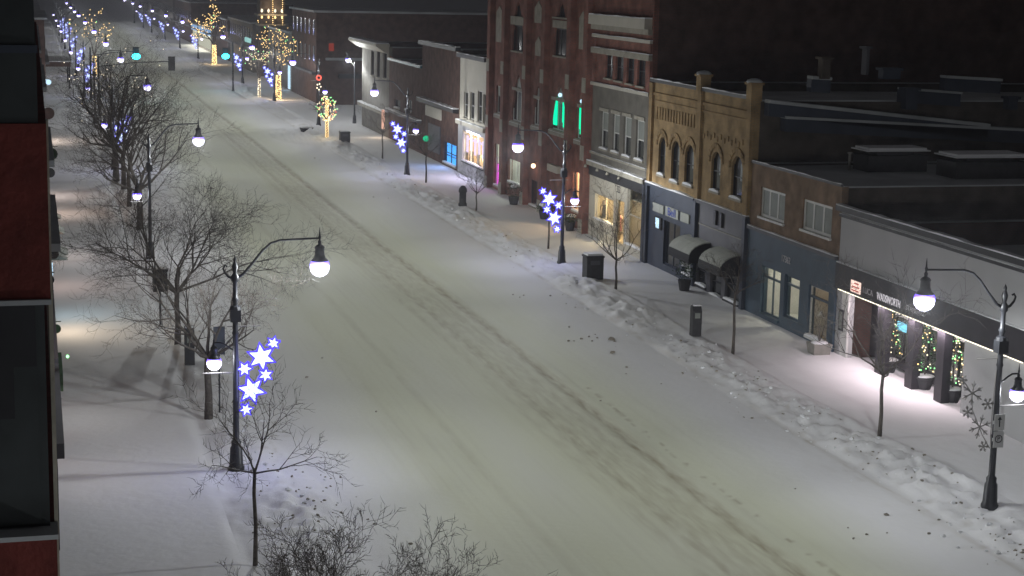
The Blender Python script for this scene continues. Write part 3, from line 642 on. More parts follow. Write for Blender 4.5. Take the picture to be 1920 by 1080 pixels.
window(b, G[0], cols=1, rows=3, fm='wframe', gm='lglass'); window(b, G[1], cols=2, rows=1, fm='wframe', gm='lglass'); window(b, G[2], cols=1, rows=2, fm='dark', gm='lglass'); window(b, G[3], cols=2, rows=1, fm='dark').name = 'door'
h = G[0]; mb = MB(); mb.box(XF+.22, XF+.26, h[0]+.1, h[1]-.1, h[2], h[2]+(h[3]-h[2])*.5); mb.build('magenta_panel', 'pinkl', b)
mb = MB(); mb.box(XF+.22, XF+.26, h[0]+.1, h[1]-.1, h[2]+(h[3]-h[2])*.52, h[3]-.1); mb.build('lit_blind', 'litw', b)
room(b, G[1][0]-.2, G[1][1]+.2, .6, 4.2, 2.2, 'innerp', 200, (.95, 1, .85)); room(b, G[2][0]-.3, G[2][1]+.3, .6, 4.6, 2.0, 'inner', 600, (1, .68, .42))
h = hole(1034, 306, 1052, 326); mb = MB(); mb.box(XF-.30, XF+.01, *h); mb.build('hanging_sign', 'cream', b)
ly, lz = at(1008, 311); mb = MB(); mb.tube([(XF+.0, ly, lz+.3), (XF-.25, ly, lz+.3), (XF-.3, ly, lz+.15)], .03, 5); o = mb.build('wall_lantern', 'dark', b)
mb = MB(); mb.blob((XF-.3, ly, lz), .17, n=8, m=6, rough=0); mb.build('lamp_bowl', 'lantern', o, True); light('lantern_light', 'POINT', (XF-.55, ly, lz-.05), 14, (1, .55, .3), b, .1)
for h in A: band(b, 'sill_course', h[0]-.3, h[1]+.3, h[2]-.35, h[2]-.12, .12, 'stone', snow=.03)
for h in (A[0], A[1], A[2], A[3]):
    zz = h[2]+(h[3]-h[2])*.66; band(b, 'transom', h[0]+.0, h[1]-.0, zz, zz+.2, .03, 'stone')
for h in (T[1], T[3]): band(b, 'lintel', h[0]-.2, h[1]+.2, h[3]+.02, h[3]+.5, .1, 'stone')
body(b, y0, y1, 18.9, 22, 'dbrick')

# small white building with the bright clothing shop
y0, y1 = 124.63, 133.45
b = bldg('small_white_building', 'small white two-storey building over a bright violet-lit clothing shop', y0, y1)
W = [hole(870, 172, 877, 222), hole(882, 172, 889, 226), hole(896, 170, 903, 230), hole(906, 176, 911, 232)]
mb = MB(); wall_with_holes(mb, XF, y0+.02, y1-.02, 4.0, 9.2, W); mb.build('wall', 'cream', b)
for h in W: window(b, h, cols=1, rows=2, fm='wframe', snow=False)
G = [hole(870, 244, 908, 318)]
mb = MB(); wall_with_holes(mb, XF-.1, y0+.02, y1-.02, -.1, 4.0, G, .38); mb.build('shopfront', 'white', b); band(b, 'shop_cornice', y0, y1, 4.0, 4.3, .35, 'cream', snow=.08)
band(b, 'cornice', y0, y1, 9.2, 9.5, .35, 'grey', snow=.06)
window(b, G[0], XF-.1, 3, 1, 'wframe', 'lglass', sill='dark'); h = G[0]
room(b, h[0]-.2, h[1]+.2, .3, 3.9, 2.4, 'inner', 900, (1, .70, .36), lz=1.9, lx=1.2)
mb = MB(); mb.box(XF+.15, XF+.3, h[0]+.5, h[1]-.3, 2.9, 3.0)
for q in range(5): yy = h[0]+.9+q*(h[1]-h[0]-1.6)/4; mb.box(XF+.1, XF+.16, yy-.22, yy+.22, 1.9+.2*(q % 2), 3.2)
mb.build('lit_banner', 'violet', b); light('shop_light', 'AREA', (XF-.2, (h[0]+h[1])/2, 3.6), 260, (.72, .68, 1), b, .3, (0, math.radians(-25), 0), 4)
body(b, y0, y1, 9.3, 20, 'dbrick')

y0, y1 = 133.48, 147.4
b = bldg('old_red_building', 'plain dark red two-storey brick building with a blue-lit arched shop window', y0, y1)
G = [hole(832, 264, 855, 314)]
mb = MB(); wall_with_holes(mb, XF, y0+.02, y1-.02, -.1, 9.6, G); mb.build('wall', 'dbrick', b)
window(b, G[0], cols=2, rows=2, fm='dark', gm='lglass'); h = G[0]
mb = MB(); mb.box(XF+.3, XF+.35, h[0], h[1], h[2]+(h[3]-h[2])*.36, h[3]); mb.build('blue_screen', 'bscreen', b)
mb = MB(); mb.box(XF+.3, XF+.35, h[0], h[1], h[2], h[2]+(h[3]-h[2])*.3); mb.build('lower_screen', 'bscreen', b)
light('shop_light', 'AREA', (XF-.1, (h[0]+h[1])/2, 2.0), 70, (.35, .5, 1), b, 1.5, (0, math.radians(65), 0), 2)
zz = at(800, 185)[1]; band(b, 'shop_cornice', y0+.2, y1, zz-.3, zz, .5, 'dark', snow=.1); band(b, 'cornice', y0, y1, 9.6, 9.9, .4, 'dark', snow=.08)
h = hole(800, 196, 828, 226); mb = MB(); mb.box(XF-.12, XF+.0, *h); mb.build('sign_panel', 'cream', b)
h = hole(805, 230, 826, 290); mb = MB(); mb.box(XF-.1, XF+.0, *h); mb.build('shutter', 'grey', b)
ly, lz = at(805, 260); mb = MB(); mb.blob((XF-.3, ly, lz), .26, n=8, m=6, rough=0); mb.build('green_lamp', emis('green_lamp', (0, .75, .35), 1.3), b, True)
body(b, y0, y1, 9.7, 24, 'dbrick')

y0, y1 = 147.43, 161.85
b = bldg('low_brown_building', 'low brown brick building with a pale teal snow-lined parapet', y0, y1)
W = [hole(740, 185, 750, 205), hole(760, 185, 772, 210)]
mb = MB(); wall_with_holes(mb, XF, y0+.02, y1-.02, -.1, 7.5, W); mb.build('wall', 'dbrick', b)
for h in W: window(b, h, cols=2, fm='dark')
band(b, 'parapet', y0, y1, 7.5, 7.7, .2, 'teal', snow=.08); zz = at(735, 205)[1]; band(b, 'shop_cornice', y0, y1, zz-.2, zz, .4, 'grey', snow=.1)
body(b, y0, y1, 7.55, 24, 'dbrick')

y0, y1 = 161.88, 176.0
b = bldg('corniced_building', 'narrow corner building with a deep pale projecting cornice and three slim windows', y0, y1)
W = [hole(696, 95, 701, 142), hole(707, 95, 712, 146), hole(719, 96, 725, 148)]
mb = MB(); wall_with_holes(mb, XF, y0+.02, y1-.02, -.1, 8.7, W); mb.build('wall', 'gstone', b)
for h in W: window(b, h, cols=1, fm='dark', snow=False)
mb = MB(); mb.prism([(XF+.05, 8.0), (XF-.4, 8.15), (XF-1.3, 8.75), (XF-1.3, 8.95), (XF+.05, 8.95)], y0+.1, y1+.8, 'y'); mb.build('cornice', 'cream', b)
mb = MB(); mb.box(XF-1.25, XF, y0+.2, y1+.7, 8.95, 9.05); mb.build('cornice_snow', 'snow', b)
zz = at(690, 195)[1]; band(b, 'shop_cornice', y0, y1, zz-.3, zz, .5, 'stone', snow=.1)
ly, lz = at(728, 222); mb = MB(); mb.box(XF-.6, XF-.4, ly-.25, ly+.25, lz-1.0, lz+.8); mb.build('lit_sign', emis('warm_sign', (1, .55, .4), 1.1), b)
light('lantern_light', 'POINT', (XF-.9, ly, lz-.6), 60, (1, .75, .5), b, .15)
body(b, y0, y1, 8.6, 24, 'dbrick')

# dark blocks behind the row
for (x0, x1, ya_, yb_, zt, lab) in ((64, 84, 60, 92, 10.6, 'dark brick block behind the flat roofs with snow lines on its ledges'), (58, 80, 93, 130, 13.5, 'tall dark rear block with a chimney behind the three-storey building')):
    t = thing('rear_block', lab, 'building', (x0, (ya_+yb_)/2, 0), None, True)
    mb = MB(); mb.box(x0, x1, ya_, yb_, 0, zt); mb.build('wall', 'dbrick', t); mb = MB(); mb.box(x0-.25, x1, ya_-.2, yb_+.2, zt, zt+.25); mb.build('parapet', 'roof', t)
    for zz in (zt-3, zt-5.5): mb = MB(); mb.box(x0-.3, x0, ya_+2, yb_-3, zz, zz+.12); mb.box(x0+2, x1-3, ya_-.3, ya_, zz, zz+.12); mb.build('ledge', 'roof', t)
    mb = MB(); mb.box(x0+3, x0+4.2, ya_+8, ya_+9.4, zt, zt+2.2); mb.build('chimney', 'dbrick', t)
def yp(u, v, Y): d = ray(u, v); k = Y/d[1]; return float(d[0]*k), float(H+d[2]*k)
t = thing('rear_roofs', 'dim jumble of snow-edged rear roofs and stacks beyond the buff brick building', 'building', (55, 74.6, 0), None, True)
for (u0, v0, u1, v1, hh) in ((1440, 193, 1852, 238, .16), (1470, 222, 1930, 246, .12), (1770, 146, 1875, 152, .12), (1690, 168, 1800, 176, .10), (1520, 148, 1556, 150, .14)):
    a, z0_ = yp(u0, v0, 74.7); c, z1_ = yp(u1, v1, 74.7); mb = MB(); mb.prism([(a, z0_), (c, z1_), (c, z1_+hh), (a, z0_+hh)], 74.45, 75.1, 'y'); mb.build('roof_edge', 'roof', t)
    mb = MB(); mb.prism([(a, z0_-.6), (c, z1_-.6), (c, z1_-.01), (a, z0_-.01)], 74.6, 75.1, 'y'); mb.build('eave', 'slate', t)
for (u, v, w_, h_, mm) in ((1622, 140, .14, 1.2, 'grey'), (1545, 148, .4, .9, 'bbrick'), (1705, 205, .6, .9, 'slate'), (1668, 148, .9, .4, 'slate'), (1895, 205, .5, .5, 'slate')):
    a, z0_ = yp(u, v, 74.3); mb = MB(); mb.box(a-w_/2, a+w_/2, 74.1, 74.6, z0_, z0_+h_); mb.box(a-w_/2-.1, a+w_/2+.1, 74.0, 74.7, z0_+h_, z0_+h_+.12); mb.build('chimney', mm, t)
t = thing('rear_wing', 'dark rear wing with a dim lit double window above the white shop roof', 'building', (62.4, 55, 0), None, True)
mb = MB(); mb.box(50, 51, 47, 65.4, 4, 6.55); mb.build('wall', 'dbrick', t)
hx, hy = 49.9, 61.0
cc = R.T @ np.array([1848-CX, CY-386, -FPX]); kk = 50/cc[0]; wy, wz = cc[1]*kk, H+cc[2]*kk
for s in (-1, 1): mb = MB(); mb.box(49.93, 49.99, wy+s*.42-.32, wy+s*.42+.32, wz-.4, wz+.4); mb.build('window', emis('dim_window', (.75, .5, .48), .10), t)
# ---------------------------------------------------------------- beyond the side street
def far_bldg(name, label, x0, x1, y0, y1, zt, m, rows=1, side=-1, lit=None, cornice='roof'):
    t = thing(name, label, 'building', ((x0+x1)/2, (y0+y1)/2, 0), 'buildings far along the street', True)
    mb = MB(); mb.box(x0, x1, y0, y1, -.1, zt); mb.build('wall', m, t)
    mb = MB(); mb.box(x0-.35, x1+.35, y0-.3, y1+.3, zt, zt+.25); mb.build('cornice', cornice, t)
    X = x0 if side < 0 else x1; s = -1 if side < 0 else 1
    mb = MB(); mb.box(X, X+s*.5, y0+.3, y1-.3, 3.5, 3.75); mb.build('shop_cornice', 'grey', t)
    n = max(2, int((y1-y0)/3.2))
    for i in range(n):
        yy = y0+(y1-y0)*(i+.5)/n
        for r in range(rows):
            z = 5.0+r*3.1
            if z+1.8 < zt: mb = MB(); mb.box(X+s*.01, X+s*.06, yy-.5, yy+.5, z, z+1.8); mb.build('window', 'glass', t)
    if lit:
        mb = MB(); mb.box(X+s*.02, X+s*.08, y0+1, y1-1, .6, 3.0); mb.build('lit_shopfront', lit, t)
    return t
b = far_bldg('corner_brick_building', 'red brick corner building across the side street with a snow-lit corner cornice', 32.4, 56, 206, 226, 10.8, 'dbrick', 2)
mb = MB(); mb.box(33.5, 55, 205.6, 206, 5.2, 5.5); mb.build('string_course', 'roof', b)
mb = MB(); mb.box(35, 52, 205.3, 205.98, 3.1, 3.6); mb.build('shop_fascia', 'dark', b)
mb = MB()
for i in range(5): mb.blob((38.0+i*1.6, 205.1, 3.3), .14, n=6, m=4, rough=0)
mb.build('string_lights', 'bulbw', b)
mb = MB(); mb.box(33.9, 34.5, 205.9, 205.98, 6.3, 7.2); mb.build('red_sign', 'redl', b)
b = far_bldg('grey_corner_shop', 'grey two-storey shop with a pale lit door beyond the red corner building', 32.4, 50, 226.3, 250, 7.6, 'gstone', 1)
mb = MB(); mb.box(32.3, 32.38, 227.5, 229.3, .3, 3.6); mb.build('lit_door', 'screen', b)
# town hall tower
t = thing('clock_tower', 'square brick town hall tower outlined with strings of warm lights', 'tower', (34.2, 261, 0), None, True)
mb = MB(); mb.box(32.4, 36.0, 259, 263, -.1, 17); mb.build('shaft', 'bbrick', t)
mb = MB(); mb.box(32.2, 36.2, 258.8, 263.2, 7.5, 7.8); mb.box(32.1, 36.3, 258.7, 263.3, 9.0, 9.25); mb.build('string_course', 'stone', t)
mb = MB(); mb.lathe([(2.9, 0), (1.6, 2.5), (.3, 5.0)], 4, (34.2, 261, 17)); mb.build('roof', 'roof', t)
for i in range(3): mb = MB(); mb.box(32.75+i*1.05, 33.45+i*1.05, 258.94, 259.0, 5.4, 7.2); mb.build('window', 'glass', t)
mb = MB()
for x in (34.25, 35.7):
    for i in range(30): mb.blob((x, 258.85, 2.6+i*.30), .075, n=5, m=3, rough=0)
mb.build('string_lights', 'bulb', t)['kind'] = 'stuff'
for i in range(4): mb = MB(); mb.blob((32.6+i*.98, 258.5, 9.75), .17, (1, 1, 1.7), i, 6, 4, 0); mb.build('flood_lamp', 'bulbw', t); mb = MB(); mb.blob((32.6+i*.98, 258.5, 8.8), .14, (1, 1, 1.6), i, 6, 4, 0); mb.build('lower_lamp', 'bulb', t)
light('flood_light', 'POINT', (34.2, 257.6, 10.0), 260, (1, .72, .45), t, .3)
for i, (y0, y1, zt, m, lit, nm, lab) in enumerate(((268, 300, 7.5, 'gstone', 'screen', 'town_hall', 'long grey stone hall behind the lit tower'), (303, 330, 7.0, 'dbrick', None, 'brick_shop', 'dark brick shop block just beyond the gold-wrapped tree'), (332, 372, 4.4, 'cream', 'litw', 'bright_shop', 'low bright shop with a glowing white front and blue fascia'), (375, 420, 8.5, 'dbrick', None, 'dark_block', 'dark block fading into the snow haze beyond the bright shop'), (423, 520, 9.5, 'bbrick', None, 'distant_block', 'farthest block on the right, nearly lost in haze'))):
    b = far_bldg(nm, lab, 32.4, 54, y0, y1, zt, m, 1, lit=lit if nm != 'town_hall' else None)
    if nm == 'bright_shop':
        mb = MB(); mb.box(32.0, 32.38, y0+1, y1-1, 3.2, 4.2); mb.build('blue_fascia', 'litb', b)
        light('shop_light', 'AREA', (31.9, (y0+y1)/2, 3.0), 1500, (1, .95, .75), b, 1, (0, math.radians(-20), 0), 34)
    if nm == 'town_hall':
        mb = MB(); mb.box(32.2, 32.38, y0+2, y0+9, 4.5, 5.2); mb.build('lit_sign', emis('teal_sign', (.5, 1, .95), .9), b)

# ---------------------------------------------------------------- left-hand side
# near building that fills the left edge
def PYplane(u, v, Y): d = ray(u, v); k = Y/d[1]; return float(d[0]*k), float(H+d[2]*k)
YN = 14.0; xe = PYplane(95, 560, YN)[0]
b = thing('red_brick_wing', 'dark red brick wing with a large dim window filling the left edge of the view', 'building', (-3, 20, 0), None, True)
z1 = PYplane(60, 232, YN)[1]; z2 = PYplane(60, 566, YN)[1]; z3 = PYplane(60, 1004, YN)[1]; z4 = PYplane(60, 92, YN)[1]
mb = MB(); mb.box(-8, xe, YN, 40, 0, z3); mb.box(-8, xe, YN, 40, z2, z1); mb.build('wall', 'nbrick', b)
mb = MB(); mb.box(-8, xe-.06, YN+.02, 40, z1+.002, z4); mb.box(-8, xe-.07, YN, 40, z4+.002, 20); mb.build('upper_wall', 'npanel', b)
mb = MB(); mb.box(-8, xe-.05, YN+.2, 40, z3, z2); mb.box(-8, xe-.12, YN+.15, YN+.2, z3+.05, z2-.05); mb.build('window', 'npanel', b)
mb = MB(); mb.box(-8, xe-.30, YN+.12, YN+.15, z3+.95, z2-.05); mb.box(-8, xe-.12, YN+.11, YN+.15, z2-.55, z2-.05); mb.build('shade', 'dark', b)
mb = MB(); mb.box(-8, xe+.005, YN-.04, YN+.3, z2-.02, z2+.02); mb.box(-8, xe+.012, YN-.05, YN+.3, z3-.03, z3+.01); mb.build('sill', 'roof', b)
mb = MB(); mb.box(-8, xe-.05, YN-.03, YN+.02, z4-.03, z4+.03); mb.build('ledge', 'slate', b)
mb = MB(); mb.box(xe-.015, xe+.018, YN+.3, YN+.42, 9, z1); mb.build('drainpipe', 'stone', b)
# the row on the left pavement, seen end-on
left = [(44, 54, 8.5, 'bbrick', 'brown brick shop, nearest on the left pavement, seen end-on'), (54.1, 66, 9.5, 'rbrick', 'red brick shop, second along the left pavement, with a wreath by its door'),
        (66.1, 80, 8.5, 'gstone', 'grey shop, third along the left pavement, with a bright lit window'), (80.1, 99, 10, 'dbrick', 'dark brick shop, fourth along the left pavement, with pale awnings'),
        (99.1, 126, 9, 'bbrick', 'brown shop, fifth along the left pavement, with a round green sign'), (126.1, 181, 9.5, 'dbrick', 'long dark row closing the left pavement before the crossing')]
LB = []
XL = .28
for y0, y1, zt, m, lab in left:
    t = thing('pavement_shop', lab, 'building', (-6, (y0+y1)/2, 0), 'shops along the left pavement', True); LB.append(t)
    mb = MB(); mb.box(-12, XL, y0, y1, -.1, zt); mb.build('wall', m, t); mb = MB(); mb.box(-12, XL+.25, y0+.1, y1-.1, zt, zt+.2); mb.build('cornice', 'roof', t)
    mb = MB(); mb.box(XL, XL+.22, y0+.3, y1-.3, 3.1, 3.5); mb.build('shop_cornice', 'grey', t)
    mb = MB(); n = int((y1-y0)/3)
    for i in range(n):
        mb = MB(); yy = y0+(y1-y0)*(i+.5)/n; mb.box(XL+.01, XL+.05, yy-.9, yy+.9, .5, 2.7); mb.build('window', 'glass', t)
def awl(t, y0, y1, z, m='canvas', proj=.8):
    mb = MB(); mb.prism([(XL, z), (XL, z-.6), (XL+proj, z-.6)], y0, y1, 'y'); mb.build('awning', m, t)
awl(LB[3], 88, 90.2, 3.0, 'canvas', 1.0); awl(LB[3], 82.0, 84.0, 2.9, 'canvas', 1.05); awl(LB[3], 80.6, 81.6, 2.9, 'canvas', 1.0); awl(LB[3], 92, 93.5, 3.2, 'stone', .9)
def blade(t, y, z, r=.35, m='box', off=.5):
    mb = MB(); mb.tube([(XL, y, z+r+.1), (XL+off+r, y, z+r+.1)], .02, 5); mb.lathe([(r*.2, -.03), (r, -.03), (r, .03), (r*.2, .03)], 14)
    n = 14*4; 
    for i in range(len(mb.v)-n, len(mb.v)): x, yy, zz = mb.v[i]; mb.v[i] = (XL+off+x, y+zz, z+yy)
    mb.build('hanging_sign', m, t)
blade(LB[2], 77.5, 3.1, .22, off=.35); blade(LB[2], 71.5, 3.0, .2, off=.1); blade(LB[1], 62.0, 2.9, .16, 'leaf', .25); blade(LB[0], 50.2, 3.0, .14, off=.1); blade(LB[4], 118, 3.3, .4, 'leaf', .7); blade(LB[4], 108, 3.2, .3, 'box', .5); blade(LB[5], 150, 3.4, .5, 'dbrick', .8)
mb = MB(); mb.box(XL, XL+.35, 54.6, 57.6, 2.4, 3.0); mb.build('awning', 'leaf', LB[1])
for (t, y, z, mm) in ((LB[1], 58.3, 2.7, 'bulbg'), (LB[4], 119.5, 2.6, 'bulbg'), (LB[4], 112, 2.9, 'bulb')):
    mb = MB(); mb.blob((XL+.55, y, z), .06, n=5, m=4, rough=0); mb.build('lamp', mm, t)
def spill(t, y, pw, col, z=2.4, ang=55, sy=2.5):
    light('shop_light', 'AREA', (XL+.12, y, z), pw, col, t, .9, (0, math.radians(ang), 0), sy)
spill(LB[2], 75.0, 85, (1, .84, .62), 2.2, -50); spill(LB[2], 78.5, 68, (.55, .85, 1), 2.4, -50, 1); spill(LB[1], 60.0, 23, (1, .95, .9), 2.4, -45); spill(LB[0], 52.5, 20, (1, .88, .85), 2.4, -45, 4)
spill(LB[3], 86, 44, (1, .72, .62), 2.4, -45, 3); spill(LB[3], 95, 44, (1, .8, .7), 2.4, -45, 3); spill(LB[4], 112, 102, (1, .75, .6), 2.4, -45, 3); spill(LB[4], 121, 102, (1, .8, .7), 2.4, -45, 3); spill(LB[5], 160, 204, (1, .8, .65), 2.4, -45, 4)
mb = MB(); mb.box(XL+.06, XL+.09, 74.2, 76.0, .8, 2.6); mb.build('lit_window', 'lantern', LB[2]); mb = MB(); mb.box(XL+.06, XL+.30, 78.3, 78.8, 2.0, 2.5); mb.build('lit_sign', 'screen', LB[2])
mb = MB(); mb.blob((1.15, 149, PYplane(80, 154, 149)[1]), .22, n=8, m=6, rough=0); mb.box(XL, 1.1, 148.95, 149.05, PYplane(80, 154, 149)[1]+.15, PYplane(80, 154, 149)[1]+.22); mb.build('wall_lamp', 'screen', LB[5])
# beyond the crossing, left
for y0, y1, x1, zt, m, nm, lab in ((224, 262, 1.4, 9, 'dbrick', 'red_corner_building', 'dark red corner building left of the crossing with a snowy canopy'), (264, 330, .8, 9, 'bbrick', 'brown_row', 'brown row of shops beyond the crossing on the left'), (332, 470, .3, 9, 'dbrick', 'distant_row', 'farthest row on the left, faint in the haze')):
    far_bldg(nm, lab, x1-14, x1, y0, y1, zt, m, 1, side=1)
t = thing('canopy', 'flat canopy on posts in front of the red corner building', 'canopy', (3.0, 236, 0), None, True)
mb = MB(); mb.box(1.5, 4.6, 230, 243, 2.9, 3.5); mb.build('roof', 'dbrick', t); mb = MB(); mb.box(1.4, 4.7, 229.9, 243.1, 3.5, 3.62); mb.build('roof_snow', 'snow', t)
for yy in (230.4, 242.6): mb = MB(); mb.box(4.3, 4.5, yy, yy+.2, -.1, 2.9); mb.build('post', 'dark', t)

# ---------------------------------------------------------------- street lamps
def lamp_head(t, x, z, r, power, hb, sname):
    """bell housing with a bowl hung at (x, 0, z) = centre of the bowl"""
    mb = MB(); mb.lathe([(r*.86, r*.62), (r*.88, r*.70), (r*.62, r*.95), (r*.50, r*1.3), (r*.47, r*1.9), (r*.54, r*2.0), (r*.4, r*2.2), (r*.16, r*2.35), (r*.2, r*2.6), (r*.09, r*2.8), (r*.15, r*3.1), (r*.09, r*3.3), (r*.02, r*4.1)], 14, (x, 0, z))
    mb.build(sname+'housing', 'iron', t, True)
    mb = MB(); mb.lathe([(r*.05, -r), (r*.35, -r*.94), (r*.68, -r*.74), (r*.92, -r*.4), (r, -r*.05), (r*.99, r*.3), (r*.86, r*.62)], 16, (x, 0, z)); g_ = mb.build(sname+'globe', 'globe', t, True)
    L_ = light('lamp_light', 'POINT', (x, 0, z-.02), power, COL_LAMP, t, r*.55); batwing(L_.data) if x > 0 or sname == '' else None
def street_lamp():
    t = thing('street_lamp', '', 'street lamp')
    mb = MB(); mb.lathe([(.26, 0), (.26, .12), (.22, .2), (.19, .75), (.15, .82), (.155, .95), (.10, 1.02), (.095, 2.2), (.115, 2.24), (.09, 2.3), (.085, 4.35), (.11, 4.4), (.085, 4.48), (.08, 5.4), (.12, 5.45), (.075, 5.55), (.07, 6.0), (.12, 6.05), (.12, 6.2), (.06, 6.3), (.10, 6.5), (.04, 6.66), (.055, 6.72), (.0, 6.85)], 12)
    mb.build('pole', 'iron', t, True)
    mb = MB(); mb.tube([(0, 0, 6.12), (.25, 0, 6.25), (.55, 0, 6.6), (.85, 0, 6.98), (1.1, 0, 7.2), (1.4, 0, 7.29), (2.0, 0, 7.31), (2.62, 0, 7.33)], [.05, .045, .04, .038, .036, .034, .032, .03], 8); mb.build('arm', 'iron', t, True)
    mb = MB(); mb.tube([(0, 0, 6.1), (-.2, 0, 6.18), (-.32, 0, 6.32), (-.36, 0, 6.45), (-.3, 0, 6.54), (-.24, 0, 6.5)], [.045, .04, .035, .03, .03, .035], 6); mb.build('scroll', 'iron', t, True)
    mb = MB(); mb.box(-.16, .16, -.16, .16, 4.78, 5.15); mb.lathe([(.18, 0), (.16, .1), (.05, .16)], 10, (0, 0, 5.15)); mb.build('junction_box', 'iron', t)
    mb = MB(); mb.tube([(-.25, 0, 4.62), (.78, 0, 4.62)], .016, 5); mb.tube([(0, 0, 3.16), (-1.0, 0, 3.16)], .022, 5); mb.tube([(-.02, 0, 3.16), (-.02, 0, 3.6)], .02, 5); mb.build('banner_arm', 'wire', t)
    lamp_head(t, 2.62, 6.42, .305, P_TALL, 0, '')
    mb = MB(); mb.tube([(0, 0, 3.85), (-.15, 0, 3.92), (-.3, 0, 4.04), (-.45, 0, 4.12), (-.62, 0, 4.12), (-.66, 0, 4.05)], .028, 6); mb.build('side_arm', 'iron', t, True)
    lamp_head(t, -.66, 3.48, .23, P_SIDE, 0, 'side_')
    return t
proto = street_lamp()
ordn = ['nearest', 'second', 'third', 'fourth', 'fifth', 'sixth', 'seventh', 'eighth', 'ninth', 'tenth', 'eleventh', 'twelfth']
YL = [52.8, 93.9, 137.0, 178.7, 215, 256, 298, 340, 372, 408, 456]; YR = [44.4, 89.3, 131.5, 175.2, 209, 242, 309, 348, 388, 432, 464, 506]
first = True
for side, Ys_, xs_ in (('left', YL, [5.8]*12), ('right', YR, [27.35, 27.55, 27.8]+[27.8]*12)):
    for i, yy in enumerate(Ys_):
        o = proto if first else copy_tree(proto); first = False
        o.location = (xs_[i], yy, .05 if side == 'left' else .08)
        if side == 'right': o.rotation_euler = (0, 0, math.pi)
        extra = {('left', 0): ', carrying snowflakes', ('right', 0): ', with two parking signs', ('left', 1): ', behind the spreading bare tree'}.get((side, i), '')
        o['label'] = f'ornate iron lamp with side globe, {ordn[i]} on the {side} side'+extra; o['group'] = f'street lamps along the {side} pavement'
for (x, yy, rz, lab) in ((5.8, 10.5, 0, 'street lamp below the camera on the left pavement, outside the frame'), (5.8, -31.0, 0, 'street lamp behind the camera on the left pavement'), (27.3, .5, math.pi, 'street lamp level with the camera on the right pavement, outside the frame')):
    o = copy_tree(proto); o.location = (x, yy, .05); o.rotation_euler = (0, 0, rz); o['label'] = lab; o['group'] = 'street lamps behind the view'
# lamp on the side street corner: single globe
t = thing('corner_lamp', 'single-armed lamp post at the side street corner left of the corniced building', 'street lamp', (32.0, 178.0, .05))
mb = MB(); mb.lathe([(.22, 0), (.16, .8), (.09, 1.0), (.07, 6.2), (.03, 6.5)], 10); mb.build('pole', 'iron', t, True)
mb = MB(); mb.tube([(0, 0, 5.9), (-.5, 0, 6.6), (-.95, -.1, 7.4)], .04, 6); mb.build('arm', 'wire', t); lamp_head(t, -.7, 6.6, .26, P_TALL, 0, '')

# snowflake decorations
def star(mb, c, r, rin, th, n=6, ph=0.26):
    poly = []
    for k in range(n*2):
        a = math.pi*k/n+ph; rr = r if k % 2 == 0 else rin; poly.append((c[0]+rr*math.cos(a), c[1]+rr*math.sin(a)))
    mb.prism(poly, -th/2, th/2, 'y'); return poly
FL = [(1.17, 4.05, .22), (.80, 3.62, .46), (.27, 3.27, .25), (.92, 3.05, .24), (.48, 2.58, .46), (.31, 1.97, .22)]
def flakes(lit=True):
    t = thing('snowflake_decoration', '', 'decoration')
    mb = MB(); mb.tube([(.06, 0, 4.3), (.1, 0, 3.4), (.1, 0, 2.3), (.06, 0, 1.9)], .015, 5); mb.tube([(.1, 0, 1.9), (.35, .03, 2.3), (.5, .03, 2.6), (.75, .03, 3.1), (.8, .03, 3.6), (1.15, .03, 4.05)], .015, 4); mb.build('frame', 'wire', t)
    for k, (x, z, r) in enumerate(FL):
        if lit:
            mb = MB(); star(mb, (x, z), r*.86, r*.40, .04, ph=.26+k*.4); f = mb.build('snowflake', 'flake', t)
            mb = MB(); poly = []
            for q in range(13): a = math.pi*q/6+.26+k*.4; rr = r*1.03 if q % 2 == 0 else r*.50; poly.append((x+rr*math.cos(a), 0, z+rr*math.sin(a)))
            mb.tube(poly, .042, 5); mb.build('bloom_outline', 'bloom', f)  # glowing blue outline added to imitate the bloom around each flake
        else:
            mb = MB()
            for q in range(6):
                a = math.pi*q/3+.2+k*.4; d = (math.cos(a), math.sin(a)); mb.tube([(x, 0, z), (x+d[0]*r, 0, z+d[1]*r)], .02, 4)
                for s in (-1, 1): b_ = a+s*.6; mb.tube([(x+d[0]*r*.5, 0, z+d[1]*r*.5), (x+d[0]*r*.5+math.cos(b_)*r*.35, 0, z+d[1]*r*.5+math.sin(b_)*r*.35)], .015, 4)
            mb.build('snowflake', 'wire', t)
    return t
pf = flakes(); light('decoration_light', 'POINT', (.7, -.45, 3.0), 85, (.35, .38, 1.0), pf, .5)
first = True
for side, idx in (('left', [0, 2, 4, 5, 6, 7, 8, 9]), ('right', [1, 2, 4, 5, 6, 7, 8, 9, 10])):
    for i in idx:
        yy = (YL if side == 'left' else YR)[i]; x = 5.8 if side == 'left' else (27.55 if i == 1 else 27.8)
        o = pf if first else copy_tree(pf); first = False; o.location = (x, yy-.02, .05)
        if side == 'right': o.scale = (-1, 1, 1)
        o['label'] = f'glowing white and blue snowflakes on the {ordn[i]} lamp post of the {side} side'; o['group'] = 'lit snowflake decorations'
FL = [(x, z, r*.8) for x, z, r in FL]; o = flakes(False); o.location = (27.3, 44.38, .05); o.scale = (-1, 1, 1); o['label'] = 'unlit wire snowflake decoration on the nearest right lamp post'
